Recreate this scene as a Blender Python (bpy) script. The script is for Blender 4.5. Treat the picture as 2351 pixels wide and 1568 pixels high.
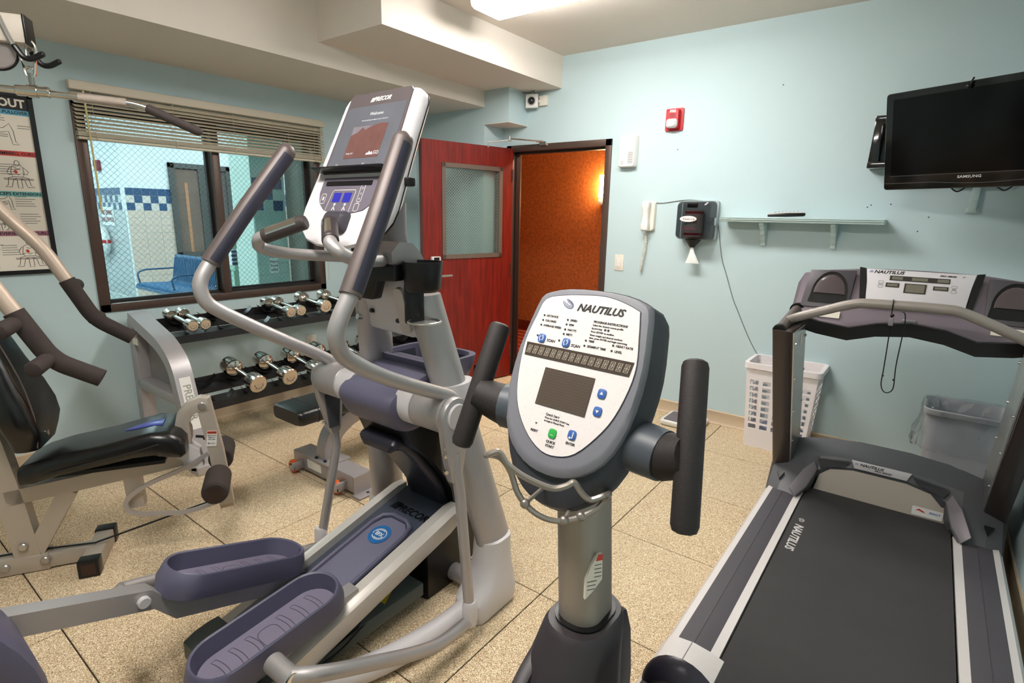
import bpy, bmesh, math, random
from mathutils import Vector, Matrix
V = Vector
random.seed(7)
for o in list(bpy.data.objects):
    bpy.data.objects.remove(o, do_unlink=True)
SC = bpy.context.scene
COL = SC.collection

# ---------------------------------------------------------------- camera
YAW, PITCH, ROLL = (math.radians(a) for a in (36.9155, 12.9199, 1.1070))
fw = V((-math.sin(YAW) * math.cos(PITCH), math.cos(YAW) * math.cos(PITCH), -math.sin(PITCH)))
rt = V((math.cos(YAW), math.sin(YAW), 0))
up = rt.cross(fw)
rt2 = math.cos(ROLL) * rt + math.sin(ROLL) * up
up2 = -math.sin(ROLL) * rt + math.cos(ROLL) * up
cam_data = bpy.data.cameras.new('camera')
cam_data.sensor_width = 36.0
cam_data.lens = 1263.83 / 2351 * 36.0
cam_data.clip_start = 0.02
cam_data.clip_end = 60
cam = bpy.data.objects.new('camera', cam_data)
COL.objects.link(cam)
M = Matrix((rt2, up2, -fw)).transposed().to_4x4()
M.translation = V((0, 0, 1.467))
cam.matrix_world = M
SC.camera = cam

# ---------------------------------------------------------------- world, exposure
world = bpy.data.worlds.new('world')
SC.world = world
world.use_nodes = True
world.node_tree.nodes['Background'].inputs[0].default_value = (0.8, 0.9, 1.0, 1)
world.node_tree.nodes['Background'].inputs[1].default_value = 0.05
SC.view_settings.view_transform = 'Standard'
SC.view_settings.look = 'None'
SC.view_settings.gamma = 1.0
SC.view_settings.use_curve_mapping = False
SC.view_settings.exposure = 0.0
LAMP_ROOM = 42.0      # emission of the fluorescent lenses in the gym
LAMP_POOL = 40.0      # emission of the ceiling panels of the pool room
LAMP_HALL = 55.0
# ---------------------------------------------------------------- helpers
OFF = {}
def rrect(w, h, r, n=5):
    r = min(r, w / 2 - 1e-5, h / 2 - 1e-5)
    out = []
    for cx, cy, a0 in ((w/2-r, h/2-r, 0), (-w/2+r, h/2-r, 90), (-w/2+r, -h/2+r, 180), (w/2-r, -h/2+r, 270)):
        for k in range(n + 1):
            a = math.radians(a0 + 90 * k / n)
            out.append((cx + r * math.cos(a), cy + r * math.sin(a)))
    return out
def ell(a, b, n=24):
    return [(a * math.cos(2*math.pi*k/n), b * math.sin(2*math.pi*k/n)) for k in range(n)]
def catmull(P, sub=6, closed=False):
    P = [V(p) for p in P]
    n = len(P); out = []
    rng = n if closed else n - 1
    for i in range(rng):
        p1, p2 = P[i], P[(i+1) % n]
        p0 = P[i-1] if (i > 0 or closed) else 2*p1 - p2
        p3 = P[(i+2) % n] if (i+2 < n or closed) else 2*p2 - p1
        for k in range(sub):
            t = k / sub
            out.append(0.5*((2*p1) + (p2-p0)*t + (2*p0-5*p1+4*p2-p3)*t*t + (3*p1-p0-3*p2+p3)*t**3))
    if not closed: out.append(P[-1])
    return out
def fillet(P, r, n=6):
    P = [V(p) for p in P]
    out = [P[0]]
    for i in range(1, len(P)-1):
        a, b, c = P[i-1], P[i], P[i+1]
        rr = r[i-1] if isinstance(r, (list, tuple)) else r
        d1 = (a-b); d2 = (c-b)
        L = min(rr, d1.length*0.49, d2.length*0.49)
        s, e = b + d1.normalized()*L, b + d2.normalized()*L
        for k in range(n+1):
            t = k/n
            out.append((1-t)**2*s + 2*t*(1-t)*b + t*t*e)
    out.append(P[-1])
    return out
class MB:
    def __init__(s):
        s.bm = bmesh.new()
    def face(s, pts):
        vs = [s.bm.verts.new(V(p)) for p in pts]
        s.bm.faces.new(vs); return s
    def merge(s, tmp, xf=None):
        if xf is not None: bmesh.ops.transform(tmp, matrix=xf, verts=tmp.verts)
        me = bpy.data.meshes.new('tmp'); tmp.to_mesh(me); tmp.free()
        s.bm.from_mesh(me); bpy.data.meshes.remove(me); return s
    def box(s, x0, x1, y0, y1, z0, z1, bev=0.0, seg=2, xf=None):
        t = bmesh.new()
        bmesh.ops.create_cube(t, size=1.0, matrix=Matrix.Translation(((x0+x1)/2, (y0+y1)/2, (z0+z1)/2)) @ Matrix.Diagonal((abs(x1-x0), abs(y1-y0), abs(z1-z0), 1)))
        if bev > 0: bmesh.ops.bevel(t, geom=list(t.edges), offset=bev, segments=seg, profile=0.5, affect='EDGES', clamp_overlap=True)
        return s.merge(t, xf)
    def prism(s, poly, vec, bev=0.0, seg=2, xf=None):
        t = bmesh.new()
        a = [t.verts.new(V(p)) for p in poly]
        f = t.faces.new(a)
        g = bmesh.ops.extrude_face_region(t, geom=[f])
        vs = [e for e in g['geom'] if isinstance(e, bmesh.types.BMVert)]
        bmesh.ops.translate(t, vec=V(vec), verts=vs)
        bmesh.ops.recalc_face_normals(t, faces=t.faces)
        if bev > 0:
            es = [e for e in t.edges if len(e.link_faces) == 2 and e.calc_face_angle(0) > 0.5]
            bmesh.ops.bevel(t, geom=es, offset=bev, segments=seg, profile=0.5, affect='EDGES', clamp_overlap=True)
        return s.merge(t, xf)
    def loft(s, secs, cap=True, closed=False, xf=None):
        t = bmesh.new()
        R = [[t.verts.new(V(p)) for p in sec] for sec in secs]
        n = len(R[0])
        m = len(R)
        for i in range(m if closed else m-1):
            A, B = R[i], R[(i+1) % m]
            for k in range(n):
                t.faces.new((A[k], A[(k+1) % n], B[(k+1) % n], B[k]))
        if cap and not closed:
            t.faces.new(R[0][::-1]); t.faces.new(R[-1])
        bmesh.ops.recalc_face_normals(t, faces=t.faces)
        return s.merge(t, xf)
    def tube(s, pts, r, n=12, closed=False, cap=True, sec=None, round_end=False, xf=None):
        P = [V(p) for p in pts]; m = len(P)
        rad = r if isinstance(r, (list, tuple)) else [r]*m
        if round_end and not closed:
            d0 = (P[0]-P[1]).normalized(); d1 = (P[-1]-P[-2]).normalized()
            r0, r1 = rad[0], rad[-1]
            P = [P[0]+d0*r0*.95, P[0]+d0*r0*.75, P[0]+d0*r0*.4] + P + [P[-1]+d1*r1*.4, P[-1]+d1*r1*.75, P[-1]+d1*r1*.95]
            rad = [r0*.3, r0*.66, r0*.92] + list(rad) + [r1*.92, r1*.66, r1*.3]
            m = len(P)
        T = []
        for i in range(m):
            a = P[i-1] if (i > 0 or closed) else P[i]
            b = P[(i+1) % m] if (i < m-1 or closed) else P[i]
            T.append((b-a).normalized())
        u = T[0].orthogonal().normalized()
        if abs(T[0].z) < 0.95:
            u = V((0, 0, 1)) - T[0]*T[0].z; u.normalize()
        secs = []
        for i in range(m):
            if i > 0:
                u = u - T[i]*u.dot(T[i])
                if u.length < 1e-6: u = T[i].orthogonal()
                u.normalize()
            w = T[i].cross(u)
            if sec: secs.append([P[i] + (w*a + u*b)*(rad[i]) for a, b in sec])
            else: secs.append([P[i] + (w*math.cos(2*math.pi*k/n) + u*math.sin(2*math.pi*k/n))*rad[i] for k in range(n)])
        return s.loft(secs, cap=cap, closed=closed, xf=xf)
    def cyl(s, p0, p1, r0, r1=None, n=24, bev=0.0, xf=None):
        r1 = r0 if r1 is None else r1
        p0, p1 = V(p0), V(p1)
        if bev > 0:
            d = (p1-p0).normalized()*bev
            return s.tube([p0, p0+d, p1-d, p1], [r0-bev, r0, r1, r1-bev], n=n, xf=xf)
        return s.tube([p0, p1], [r0, r1], n=n, xf=xf)
    def lathe(s, prof, c, axis, n=24, cap=True, xf=None):
        c = V(c); axis = V(axis).normalized(); u = axis.orthogonal().normalized(); w = axis.cross(u)
        secs = [[c + axis*h + (u*math.cos(2*math.pi*k/n)+w*math.sin(2*math.pi*k/n))*max(r, 1e-5) for k in range(n)] for r, h in prof]
        return s.loft(secs, cap=cap, xf=xf)
    def ball(s, c, rx, ry=None, rz=None, u=16, v=10, xf=None):
        t = bmesh.new(); ry = ry or rx; rz = rz or rx
        bmesh.ops.create_uvsphere(t, u_segments=u, v_segments=v, radius=1.0, matrix=Matrix.Translation(V(c)) @ Matrix.Diagonal((rx, ry, rz, 1)))
        return s.merge(t, xf)
    def torus(s, c, axis, R, r, n=32, m=10, xf=None):
        c = V(c); axis = V(axis).normalized(); u = axis.orthogonal().normalized(); w = axis.cross(u)
        return s.tube([c + (u*math.cos(2*math.pi*k/n)+w*math.sin(2*math.pi*k/n))*R for k in range(n)], r, n=m, closed=True, xf=xf)
    def mesh(s, name, smooth=35):
        bmesh.ops.recalc_face_normals(s.bm, faces=s.bm.faces)
        me = bpy.data.meshes.new(name)
        s.bm.to_mesh(me); s.bm.free()
        if smooth:
            me.polygons.foreach_set('use_smooth', [True]*len(me.polygons))
            me.set_sharp_from_angle(angle=math.radians(smooth))
        return me
def link(o, parent=None):
    COL.objects.link(o)
    if parent is not None: o.parent = parent
    return o
def tag(o, label=None, cat=None, group=None, kind=None):
    if label: o['label'] = label
    if cat: o['category'] = cat
    if group: o['group'] = group
    if kind: o['kind'] = kind
    return o
def thing(name, label, cat, loc=(0, 0, 0), group=None, kind=None):
    o = bpy.data.objects.new(name, None); o.empty_display_size = 0.1
    link(o); o.location = loc; OFF[o.name] = V(loc)
    return tag(o, label, cat, group, kind)
def part(name, mb, m, parent=None, loc=None, xf=None, smooth=35, label=None, cat=None, group=None, kind=None):
    """one mesh object; world-space vertices, stored relative to its thing's base"""
    if xf is not None: bmesh.ops.transform(mb.bm, matrix=xf, verts=mb.bm.verts)
    off = OFF[parent.name] if parent is not None else V(loc or (0, 0, 0))
    if off.length > 0: bmesh.ops.translate(mb.bm, vec=-off, verts=mb.bm.verts)
    me = mb.mesh(name, smooth)
    me.materials.append(m)
    o = link(bpy.data.objects.new(name, me), parent)
    if parent is None: o.location = off
    OFF[o.name] = off
    return tag(o, label, cat, group, kind)
def copy_tree(o, parent=None):
    c = o.copy(); COL.objects.link(c)
    if parent is not None: c.parent = parent
    for ch in list(o.children): copy_tree(ch, c)
    return c
class Pl:
    """a flat panel's own frame: origin, right, up; n points out of the face"""
    def __init__(s, o, r, u):
        s.o = V(o); s.r = V(r).normalized(); u = V(u); s.u = (u - s.r*u.dot(s.r)).normalized(); s.n = s.r.cross(s.u)
    def p(s, a, b, d=0.0): return s.o + s.r*a + s.u*b + s.n*d
    def m(s): 
        M = Matrix((s.r, s.u, s.n)).transposed().to_4x4(); M.translation = s.o; return M
    def poly(s, pts, d0, d1, mb=None, bev=0):
        mb = mb or MB()
        return mb.prism([s.p(a, b, d0) for a, b in pts], s.n*(d1-d0), bev=bev)
    def rect(s, a0, a1, b0, b1, d0, d1, mb=None, bev=0, r=0):
        pts = [(a0, b0), (a1, b0), (a1, b1), (a0, b1)]
        if r: pts = [((a0+a1)/2+x, (b0+b1)/2+y) for x, y in rrect(abs(a1-a0), abs(b1-b0), r, 4)]
        return s.poly(pts, d0, d1, mb, bev)
    def disc(s, a, b, r, d0, d1, mb=None, n=20, ry=None):
        return s.poly([(a+r*math.cos(2*math.pi*k/n), b+(ry or r)*math.sin(2*math.pi*k/n)) for k in range(n)], d0, d1, mb)
    def strip(s, pts, w, d0, d1, mb=None, closed=False):
        """a printed or raised line along 2D points"""
        mb = mb or MB(); n = len(pts); P = [V((a, b, 0)) for a, b in pts]
        L, R = [], []
        for i in range(n):
            a = P[i-1] if (i > 0 or closed) else P[i]; b = P[(i+1) % n] if (i < n-1 or closed) else P[i]
            t = (b-a).normalized() if (b-a).length > 1e-9 else V((1, 0, 0)); q = V((-t.y, t.x, 0))*w/2
            L.append(P[i]+q); R.append(P[i]-q)
        rg = n if closed else n-1
        t = bmesh.new()
        lv = [t.verts.new(s.p(p.x, p.y, d1)) for p in L]; rv = [t.verts.new(s.p(p.x, p.y, d1)) for p in R]
        for i in range(rg): t.faces.new((rv[i], rv[(i+1) % n], lv[(i+1) % n], lv[i]))
        return mb.merge(t)
FONTC = {}
def text_bm(txt, size, shear=0.0, bold=0.0, align='CENTER', sx=1.0, ext=0.0004, space=1.0):
    key = (txt, size, shear, bold, align, sx, ext, space)
    if key not in FONTC:
        cu = bpy.data.curves.new('font', 'FONT')
        cu.body = txt; cu.size = size; cu.shear = shear; cu.offset = bold*size
        cu.align_x = align; cu.align_y = 'CENTER'; cu.resolution_u = 2; cu.extrude = ext; cu.space_character = space
        ob = bpy.data.objects.new('font', cu); COL.objects.link(ob)
        dg = bpy.context.evaluated_depsgraph_get()
        me = bpy.data.meshes.new_from_object(ob.evaluated_get(dg))
        for v in me.vertices: v.co.x *= sx
        bpy.data.objects.remove(ob); bpy.data.curves.remove(cu)
        FONTC[key] = me
    return FONTC[key]
def texts(pl, items, d, mb=None):
    """items: (text, size, a, b, {opts}); all printed letters of one panel"""
    mb = mb or MB()
    for it in items:
        txt, size, a, b = it[:4]; kw = it[4] if len(it) > 4 else {}
        kw = dict(kw); rot = kw.pop('rot', 0)
        me = text_bm(txt, size, **kw)
        t = bmesh.new(); t.from_mesh(me)
        M = pl.m() @ Matrix.Translation((a, b, d)) @ Matrix.Rotation(math.radians(rot), 4, 'Z')
        mb.merge(t, M)
    return mb
def swirl(pl, a, b, s, d, mb=None, turns=1.6, w=0.16, rot=0, sq=0.62):
    """the spiral shell emblem"""
    mb = mb or MB(); pts = []
    cr, sr = math.cos(math.radians(rot)), math.sin(math.radians(rot))
    for k in range(33):
        t = k/32; ang = math.pi*0.2 + t*turns*2*math.pi; r = s*(0.15+0.85*t)
        x, y = r*math.cos(ang), r*math.sin(ang)*sq
        pts.append((a + x*cr - y*sr, b + x*sr + y*cr))
    return pl.strip(pts, s*w, 0, d, mb)
# ---------------------------------------------------------------- materials
MATS = {}
def srgb(r, g, b):
    f = lambda c: (c/255/12.92) if c/255 <= 0.04045 else ((c/255+0.055)/1.055)**2.4
    return (f(r), f(g), f(b), 1)
def mat(name, col, rough=0.5, metal=0.0, spec=0.5, coat=0.0, bump=0.0, bscale=200.0, vary=0.0, vscale=8.0, emit=None, estr=1.0, alpha=1.0):
    if name in MATS: return MATS[name]
    m = bpy.data.materials.new(name); m.use_nodes = True
    nt = m.node_tree; b = nt.nodes['Principled BSDF']
    c = srgb(*col)
    b.inputs['Base Color'].default_value = c
    b.inputs['Roughness'].default_value = rough
    b.inputs['Metallic'].default_value = metal
    b.inputs['Specular IOR Level'].default_value = spec
    b.inputs['Coat Weight'].default_value = coat
    if coat: b.inputs['Coat Roughness'].default_value = 0.15
    if emit:
        b.inputs['Emission Color'].default_value = srgb(*emit); b.inputs['Emission Strength'].default_value = estr
    if vary > 0 or bump > 0:
        tc = nt.nodes.new('ShaderNodeTexCoord')
    if vary > 0:
        n = nt.nodes.new('ShaderNodeTexNoise'); n.inputs['Scale'].default_value = vscale; n.inputs['Detail'].default_value = 5
        nt.links.new(tc.outputs['Object'], n.inputs['Vector'])
        mx = nt.nodes.new('ShaderNodeMix'); mx.data_type = 'RGBA'
        mx.inputs[6].default_value = tuple(x*(1-vary) for x in c[:3])+(1,); mx.inputs[7].default_value = tuple(min(1, x*(1+vary)) for x in c[:3])+(1,)
        nt.links.new(n.outputs['Fac'], mx.inputs[0]); nt.links.new(mx.outputs[2], b.inputs['Base Color'])
    if bump > 0:
        n2 = nt.nodes.new('ShaderNodeTexNoise'); n2.inputs['Scale'].default_value = bscale; n2.inputs['Detail'].default_value = 2
        nt.links.new(tc.outputs['Object'], n2.inputs['Vector'])
        bp = nt.nodes.new('ShaderNodeBump'); bp.inputs['Strength'].default_value = bump; bp.inputs['Distance'].default_value = 0.002
        nt.links.new(n2.outputs['Fac'], bp.inputs['Height']); nt.links.new(bp.outputs['Normal'], b.inputs['Normal'])
    MATS[name] = m
    return m
def glassy(name, tint=(235, 245, 242), rough=0.02, refl=1.0):
    if name in MATS: return MATS[name]
    m = bpy.data.materials.new(name); m.use_nodes = True; nt = m.node_tree; nt.nodes.clear()
    o = nt.nodes.new('ShaderNodeOutputMaterial'); mx = nt.nodes.new('ShaderNodeMixShader')
    t = nt.nodes.new('ShaderNodeBsdfTransparent'); t.inputs[0].default_value = srgb(*tint)
    g = nt.nodes.new('ShaderNodeBsdfGlossy'); g.inputs['Roughness'].default_value = rough
    f = nt.nodes.new('ShaderNodeLayerWeight'); f.inputs['Blend'].default_value = 0.5
    pw = nt.nodes.new('ShaderNodeMath'); pw.operation = 'POWER'; pw.inputs[1].default_value = 5.0
    mu = nt.nodes.new('ShaderNodeMath'); mu.operation = 'MULTIPLY_ADD'; mu.inputs[1].default_value = 0.9*refl; mu.inputs[2].default_value = 0.03*refl; mu.use_clamp = True
    nt.links.new(f.outputs['Facing'], pw.inputs[0]); nt.links.new(pw.outputs[0], mu.inputs[0]); nt.links.new(mu.outputs[0], mx.inputs[0])
    nt.links.new(t.outputs[0], mx.inputs[1]); nt.links.new(g.outputs[0], mx.inputs[2]); nt.links.new(mx.outputs[0], o.inputs[0])
    MATS[name] = m; return m
def speckle(name, base, specks, scale=260.0, rough=0.85, bump=0.3, big=0.12, rnd=True):
    """rubber crumb / mottled surface: base colour plus (colour, amount, scale) flecks"""
    if name in MATS: return MATS[name]
    m = bpy.data.materials.new(name); m.use_nodes = True; nt = m.node_tree; b = nt.nodes['Principled BSDF']
    b.inputs['Roughness'].default_value = rough; b.inputs['Specular IOR Level'].default_value = 0.25
    tc = nt.nodes.new('ShaderNodeTexCoord'); vec = tc.outputs['Object']
    if rnd:
        oi = nt.nodes.new('ShaderNodeObjectInfo'); ad = nt.nodes.new('ShaderNodeVectorMath'); ad.operation = 'ADD'
        sc = nt.nodes.new('ShaderNodeMath'); sc.operation = 'MULTIPLY'; sc.inputs[1].default_value = 37.0
        nt.links.new(oi.outputs['Random'], sc.inputs[0]); nt.links.new(vec, ad.inputs[0]); nt.links.new(sc.outputs[0], ad.inputs[1]); vec = ad.outputs[0]
    c = srgb(*base)
    n0 = nt.nodes.new('ShaderNodeTexNoise'); n0.inputs['Scale'].default_value = 5.0; n0.inputs['Detail'].default_value = 4
    nt.links.new(vec, n0.inputs['Vector'])
    mx = nt.nodes.new('ShaderNodeMix'); mx.data_type = 'RGBA'
    mx.inputs[6].default_value = tuple(x*(1-big) for x in c[:3])+(1,); mx.inputs[7].default_value = tuple(min(1, x*(1+big)) for x in c[:3])+(1,)
    nt.links.new(n0.outputs['Fac'], mx.inputs[0]); cur = mx.outputs[2]
    for i, (col, amt, s) in enumerate(specks):
        v = nt.nodes.new('ShaderNodeTexVoronoi'); v.inputs['Scale'].default_value = s
        nt.links.new(vec, v.inputs['Vector'])
        sep = nt.nodes.new('ShaderNodeSeparateColor'); nt.links.new(v.outputs['Color'], sep.inputs[0])
        lt = nt.nodes.new('ShaderNodeMath'); lt.operation = 'LESS_THAN'; lt.inputs[1].default_value = amt
        nt.links.new(sep.outputs[i % 3], lt.inputs[0])
        m2 = nt.nodes.new('ShaderNodeMix'); m2.data_type = 'RGBA'; m2.inputs[7].default_value = srgb(*col)
        nt.links.new(lt.outputs[0], m2.inputs[0]); nt.links.new(cur, m2.inputs[6]); cur = m2.outputs[2]
    nt.links.new(cur, b.inputs['Base Color'])
    if bump:
        n2 = nt.nodes.new('ShaderNodeTexNoise'); n2.inputs['Scale'].default_value = scale
        nt.links.new(vec, n2.inputs['Vector'])
        bp = nt.nodes.new('ShaderNodeBump'); bp.inputs['Strength'].default_value = bump; bp.inputs['Distance'].default_value = 0.002
        nt.links.new(n2.outputs['Fac'], bp.inputs['Height']); nt.links.new(bp.outputs['Normal'], b.inputs['Normal'])
    MATS[name] = m; return m
def wood(name, dark, light, rough=0.35, scale=(28, 28, 1.6), coat=0.3):
    if name in MATS: return MATS[name]
    m = bpy.data.materials.new(name); m.use_nodes = True; nt = m.node_tree; b = nt.nodes['Principled BSDF']
    b.inputs['Roughness'].default_value = rough; b.inputs['Coat Weight'].default_value = coat; b.inputs['Coat Roughness'].default_value = 0.25
    tc = nt.nodes.new('ShaderNodeTexCoord'); mp = nt.nodes.new('ShaderNodeMapping'); mp.inputs['Scale'].default_value = scale
    nt.links.new(tc.outputs['Object'], mp.inputs['Vector'])
    n = nt.nodes.new('ShaderNodeTexNoise'); n.inputs['Scale'].default_value = 1.6; n.inputs['Detail'].default_value = 7; n.inputs['Distortion'].default_value = 0.8
    nt.links.new(mp.outputs[0], n.inputs['Vector'])
    cr = nt.nodes.new('ShaderNodeValToRGB'); cr.color_ramp.elements[0].position = 0.34; cr.color_ramp.elements[1].position = 0.66
    cr.color_ramp.elements[0].color = srgb(*dark); cr.color_ramp.elements[1].color = srgb(*light)
    nt.links.new(n.outputs['Fac'], cr.inputs[0]); nt.links.new(cr.outputs[0], b.inputs['Base Color'])
    MATS[name] = m; return m
def lamp(name, col, strength):
    if name in MATS: return MATS[name]
    m = bpy.data.materials.new(name); m.use_nodes = True; nt = m.node_tree; nt.nodes.clear()
    o = nt.nodes.new('ShaderNodeOutputMaterial'); e = nt.nodes.new('ShaderNodeEmission')
    e.inputs[0].default_value = srgb(*col); e.inputs[1].default_value = strength
    nt.links.new(e.outputs[0], o.inputs[0]); MATS[name] = m; return m
TEAL = mat('teal_wall_paint', (190, 210, 214), 0.75, spec=0.25, bump=0.10, bscale=160)
BEIGE = mat('beige_ceiling_paint', (224, 216, 206), 0.85, spec=0.2, bump=0.35, bscale=110)
COVE = mat('tan_rubber_base', (203, 183, 156), 0.5, vary=0.06, vscale=3)
RUBBER = speckle('tan_crumb_rubber', (208, 186, 152), [((66, 54, 44), 0.085, 500), ((244, 230, 202), 0.24, 380), ((156, 124, 88), 0.16, 440)], big=0.07)
JOINT = mat('floor_joint', (58, 44, 32), 0.9)
BRONZE = mat('bronze_steel_frame', (84, 66, 58), 0.4, metal=0.3)
BLACKFR = mat('black_steel_frame', (38, 36, 36), 0.4, metal=0.2)
SILVER = mat('silver_grey_paint', (176, 172, 172), 0.42, metal=0.55, vary=0.03, vscale=20)
LSILVER = mat('light_silver_plastic', (206, 202, 204), 0.45, metal=0.1)
GREYPL = mat('grey_plastic', (128, 126, 130), 0.5)
DGREY = mat('dark_grey_plastic', (66, 67, 72), 0.5, bump=0.15, bscale=900)
NAVY = mat('navy_grey_plastic', (88, 86, 108), 0.45, bump=0.1, bscale=900)
NAVYD = mat('dark_navy_plastic', (40, 41, 58), 0.42)
BLACK = mat('black_plastic', (14, 14, 16), 0.35, spec=.4)
BLACKM = mat('matte_black_rubber', (28, 27, 27), 0.75)
FOAM = mat('dark_foam_grip', (50, 40, 37), 0.85, bump=0.5, bscale=420, vary=0.12, vscale=60)
GRIPB = mat('black_textured_grip', (38, 32, 31), 0.6, bump=0.4, bscale=700)
VINYL = mat('black_vinyl', (14, 14, 15), 0.28, spec=0.55, bump=0.12, bscale=350)
CHROME = mat('chrome', (220, 218, 214), 0.13, metal=1.0)
STEEL = mat('brushed_steel', (190, 188, 186), 0.3, metal=0.9)
WHITE = mat('white_plastic', (232, 230, 226), 0.4)
CREAM = mat('ivory_plastic', (232, 226, 214), 0.45)
PAPER = mat('printed_paper', (236, 228, 214), 0.7)
INK = mat('black_ink', (28, 26, 26), 0.6)
GREYINK = mat('grey_ink', (110, 106, 104), 0.6)
RED = mat('red_ink', (200, 45, 40), 0.5)
BLUE = mat('blue_ink', (58, 104, 178), 0.45)
GLASS = glassy('clear_glass')
WIRE = mat('glass_wire', (120, 124, 124), 0.4, metal=0.7)
CHERRY = wood('cherry_veneer', (98, 15, 7), (132, 27, 12), rough=.45, coat=.1)
# ---------------------------------------------------------------- room shell
XA, YB, XC, YF, ZC = -3.92, 3.96, 0.465, -2.3, 2.685
def struct(name, mb, m, parent=None, label=None, smooth=30):
    return part(name, mb, m, parent, smooth=smooth, kind='structure' if parent is None else None, label=label)
floor = struct('floor', MB().box(XA, XC, YF, YB+0.02, -0.06, -0.006), JOINT, label='tan speckled crumb rubber floor tiles with dark joints')
T = 0.6096
full = None
ys0 = 2.217 - 8*T; xs0 = -1.043 - 5*T
for i in range(9):
    for j in range(13):
        x0, x1 = xs0+i*T, xs0+(i+1)*T; y0, y1 = ys0+j*T, ys0+(j+1)*T
        a0, a1, b0, b1 = max(x0, XA), min(x1, XC), max(y0, YF), min(y1, YB)
        if a1-a0 < 0.02 or b1-b0 < 0.02: continue
        isfull = a1-a0 > T-1e-4 and b1-b0 > T-1e-4
        g = 0.0022
        if isfull and full is not None:
            o = link(bpy.data.objects.new('tile', full.data), floor); o.location = (x0, y0, 0); continue
        mb = MB().box(a0-x0+g, a1-x0-g, b0-y0+g, b1-y0-g, -0.006, 0.0, bev=0.0015, seg=1)
        me = mb.mesh('tile'); me.materials.append(RUBBER)
        o = link(bpy.data.objects.new('tile', me), floor); o.location = (x0, y0, 0)
        if isfull: full = o
ceiling = struct('ceiling', MB().box(XA-0.14, XC+0.14, YF-0.14, YB+0.14, ZC, ZC+0.1), BEIGE, label='off-white textured ceiling')
WY0, WY1, WZ0, WZ1 = 1.11, 2.665, 0.85, 2.06      # window opening
mb = MB()
mb.box(XA-0.14, XA, YF-0.14, WY0, 0, ZC); mb.box(XA-0.14, XA, WY1, YB, 0, ZC)
mb.box(XA-0.14, XA, WY0, WY1, 0, WZ0); mb.box(XA-0.14, XA, WY0, WY1, WZ1, ZC)
wall_left = struct('wall_left', mb, TEAL, label='pale teal painted wall around the wire glass window')
JX, JY = -3.11, 3.70
wall_corner = struct('wall_corner', MB().box(XA, JX, JY, YB+0.14, 0, ZC), TEAL, label='pale teal wall jutting out behind the open door')
DX0, DX1, DZ = -3.06, -2.06, 2.045
mb = MB()
mb.box(JX, DX0, YB, YB+0.14, 0, ZC); mb.box(DX1, XC+0.14, YB, YB+0.14, 0, ZC); mb.box(DX0, DX1, YB, YB+0.14, DZ, ZC)
wall_back = struct('wall_back', mb, TEAL, label='pale teal painted wall with the doorway and the television')
wall_right = struct('wall_right', MB().box(XC, XC+0.14, YF, YB, 0, ZC), TEAL, label='pale teal painted wall right of the treadmill')
wall_front = struct('wall_front', MB().box(XA, XC, YF-0.14, YF, 0, ZC), TEAL, label='pale teal painted wall behind the viewer')
trim_1 = struct('trim_1', MB().box(XA, JX, YF, JY, 2.325, ZC), BEIGE, label='low off-white boxed soffit running along the window wall')
trim_2 = struct('trim_2', MB().box(JX, -2.53, 2.155, YB, 2.45, ZC), BEIGE, label='shorter and higher off-white boxed soffit above the door')
trim_3 = struct('trim_3', MB().box(JX, -2.855, JY, YB, 2.195, 2.45), TEAL, label='teal boxed corner chase under the off-white soffit')
struct('underside', MB().box(JX+0.001, -2.856, JY+0.001, YB-0.001, 2.19, 2.1952), BEIGE, trim_3)
def cove(name, p0, p1, nrm, label):
    """cove base: straight back, concave foot with a thin top bead"""
    p0, p1, n = V(p0), V(p1), V(nrm)
    prof = [(0.0, 0.0), (0.016, 0.0), (0.016, 0.006), (0.010, 0.012), (0.007, 0.02), (0.0055, 0.085), (0.008, 0.09), (0.008, 0.096), (0.004, 0.102), (0.0, 0.102)]
    mb = MB().loft([[p + n*a + V((0, 0, z)) for a, z in prof] for p in (p0, p1)])
    return struct(name, mb, COVE, label=label)
cove('baseboard_left', (XA, YF, 0), (XA, JY, 0), (1, 0, 0), 'tan cove base along the window wall')
cove('baseboard_corner', (XA, JY, 0), (JX, JY, 0), (0, -1, 0), 'tan cove base on the jutting wall behind the door')
cove('baseboard_back', (DX1, YB, 0), (XC, YB, 0), (0, -1, 0), 'tan cove base along the wall with the television')
cove('baseboard_right', (XC, YF, 0), (XC, YB, 0), (-1, 0, 0), 'tan cove base beside the treadmill')
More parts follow.
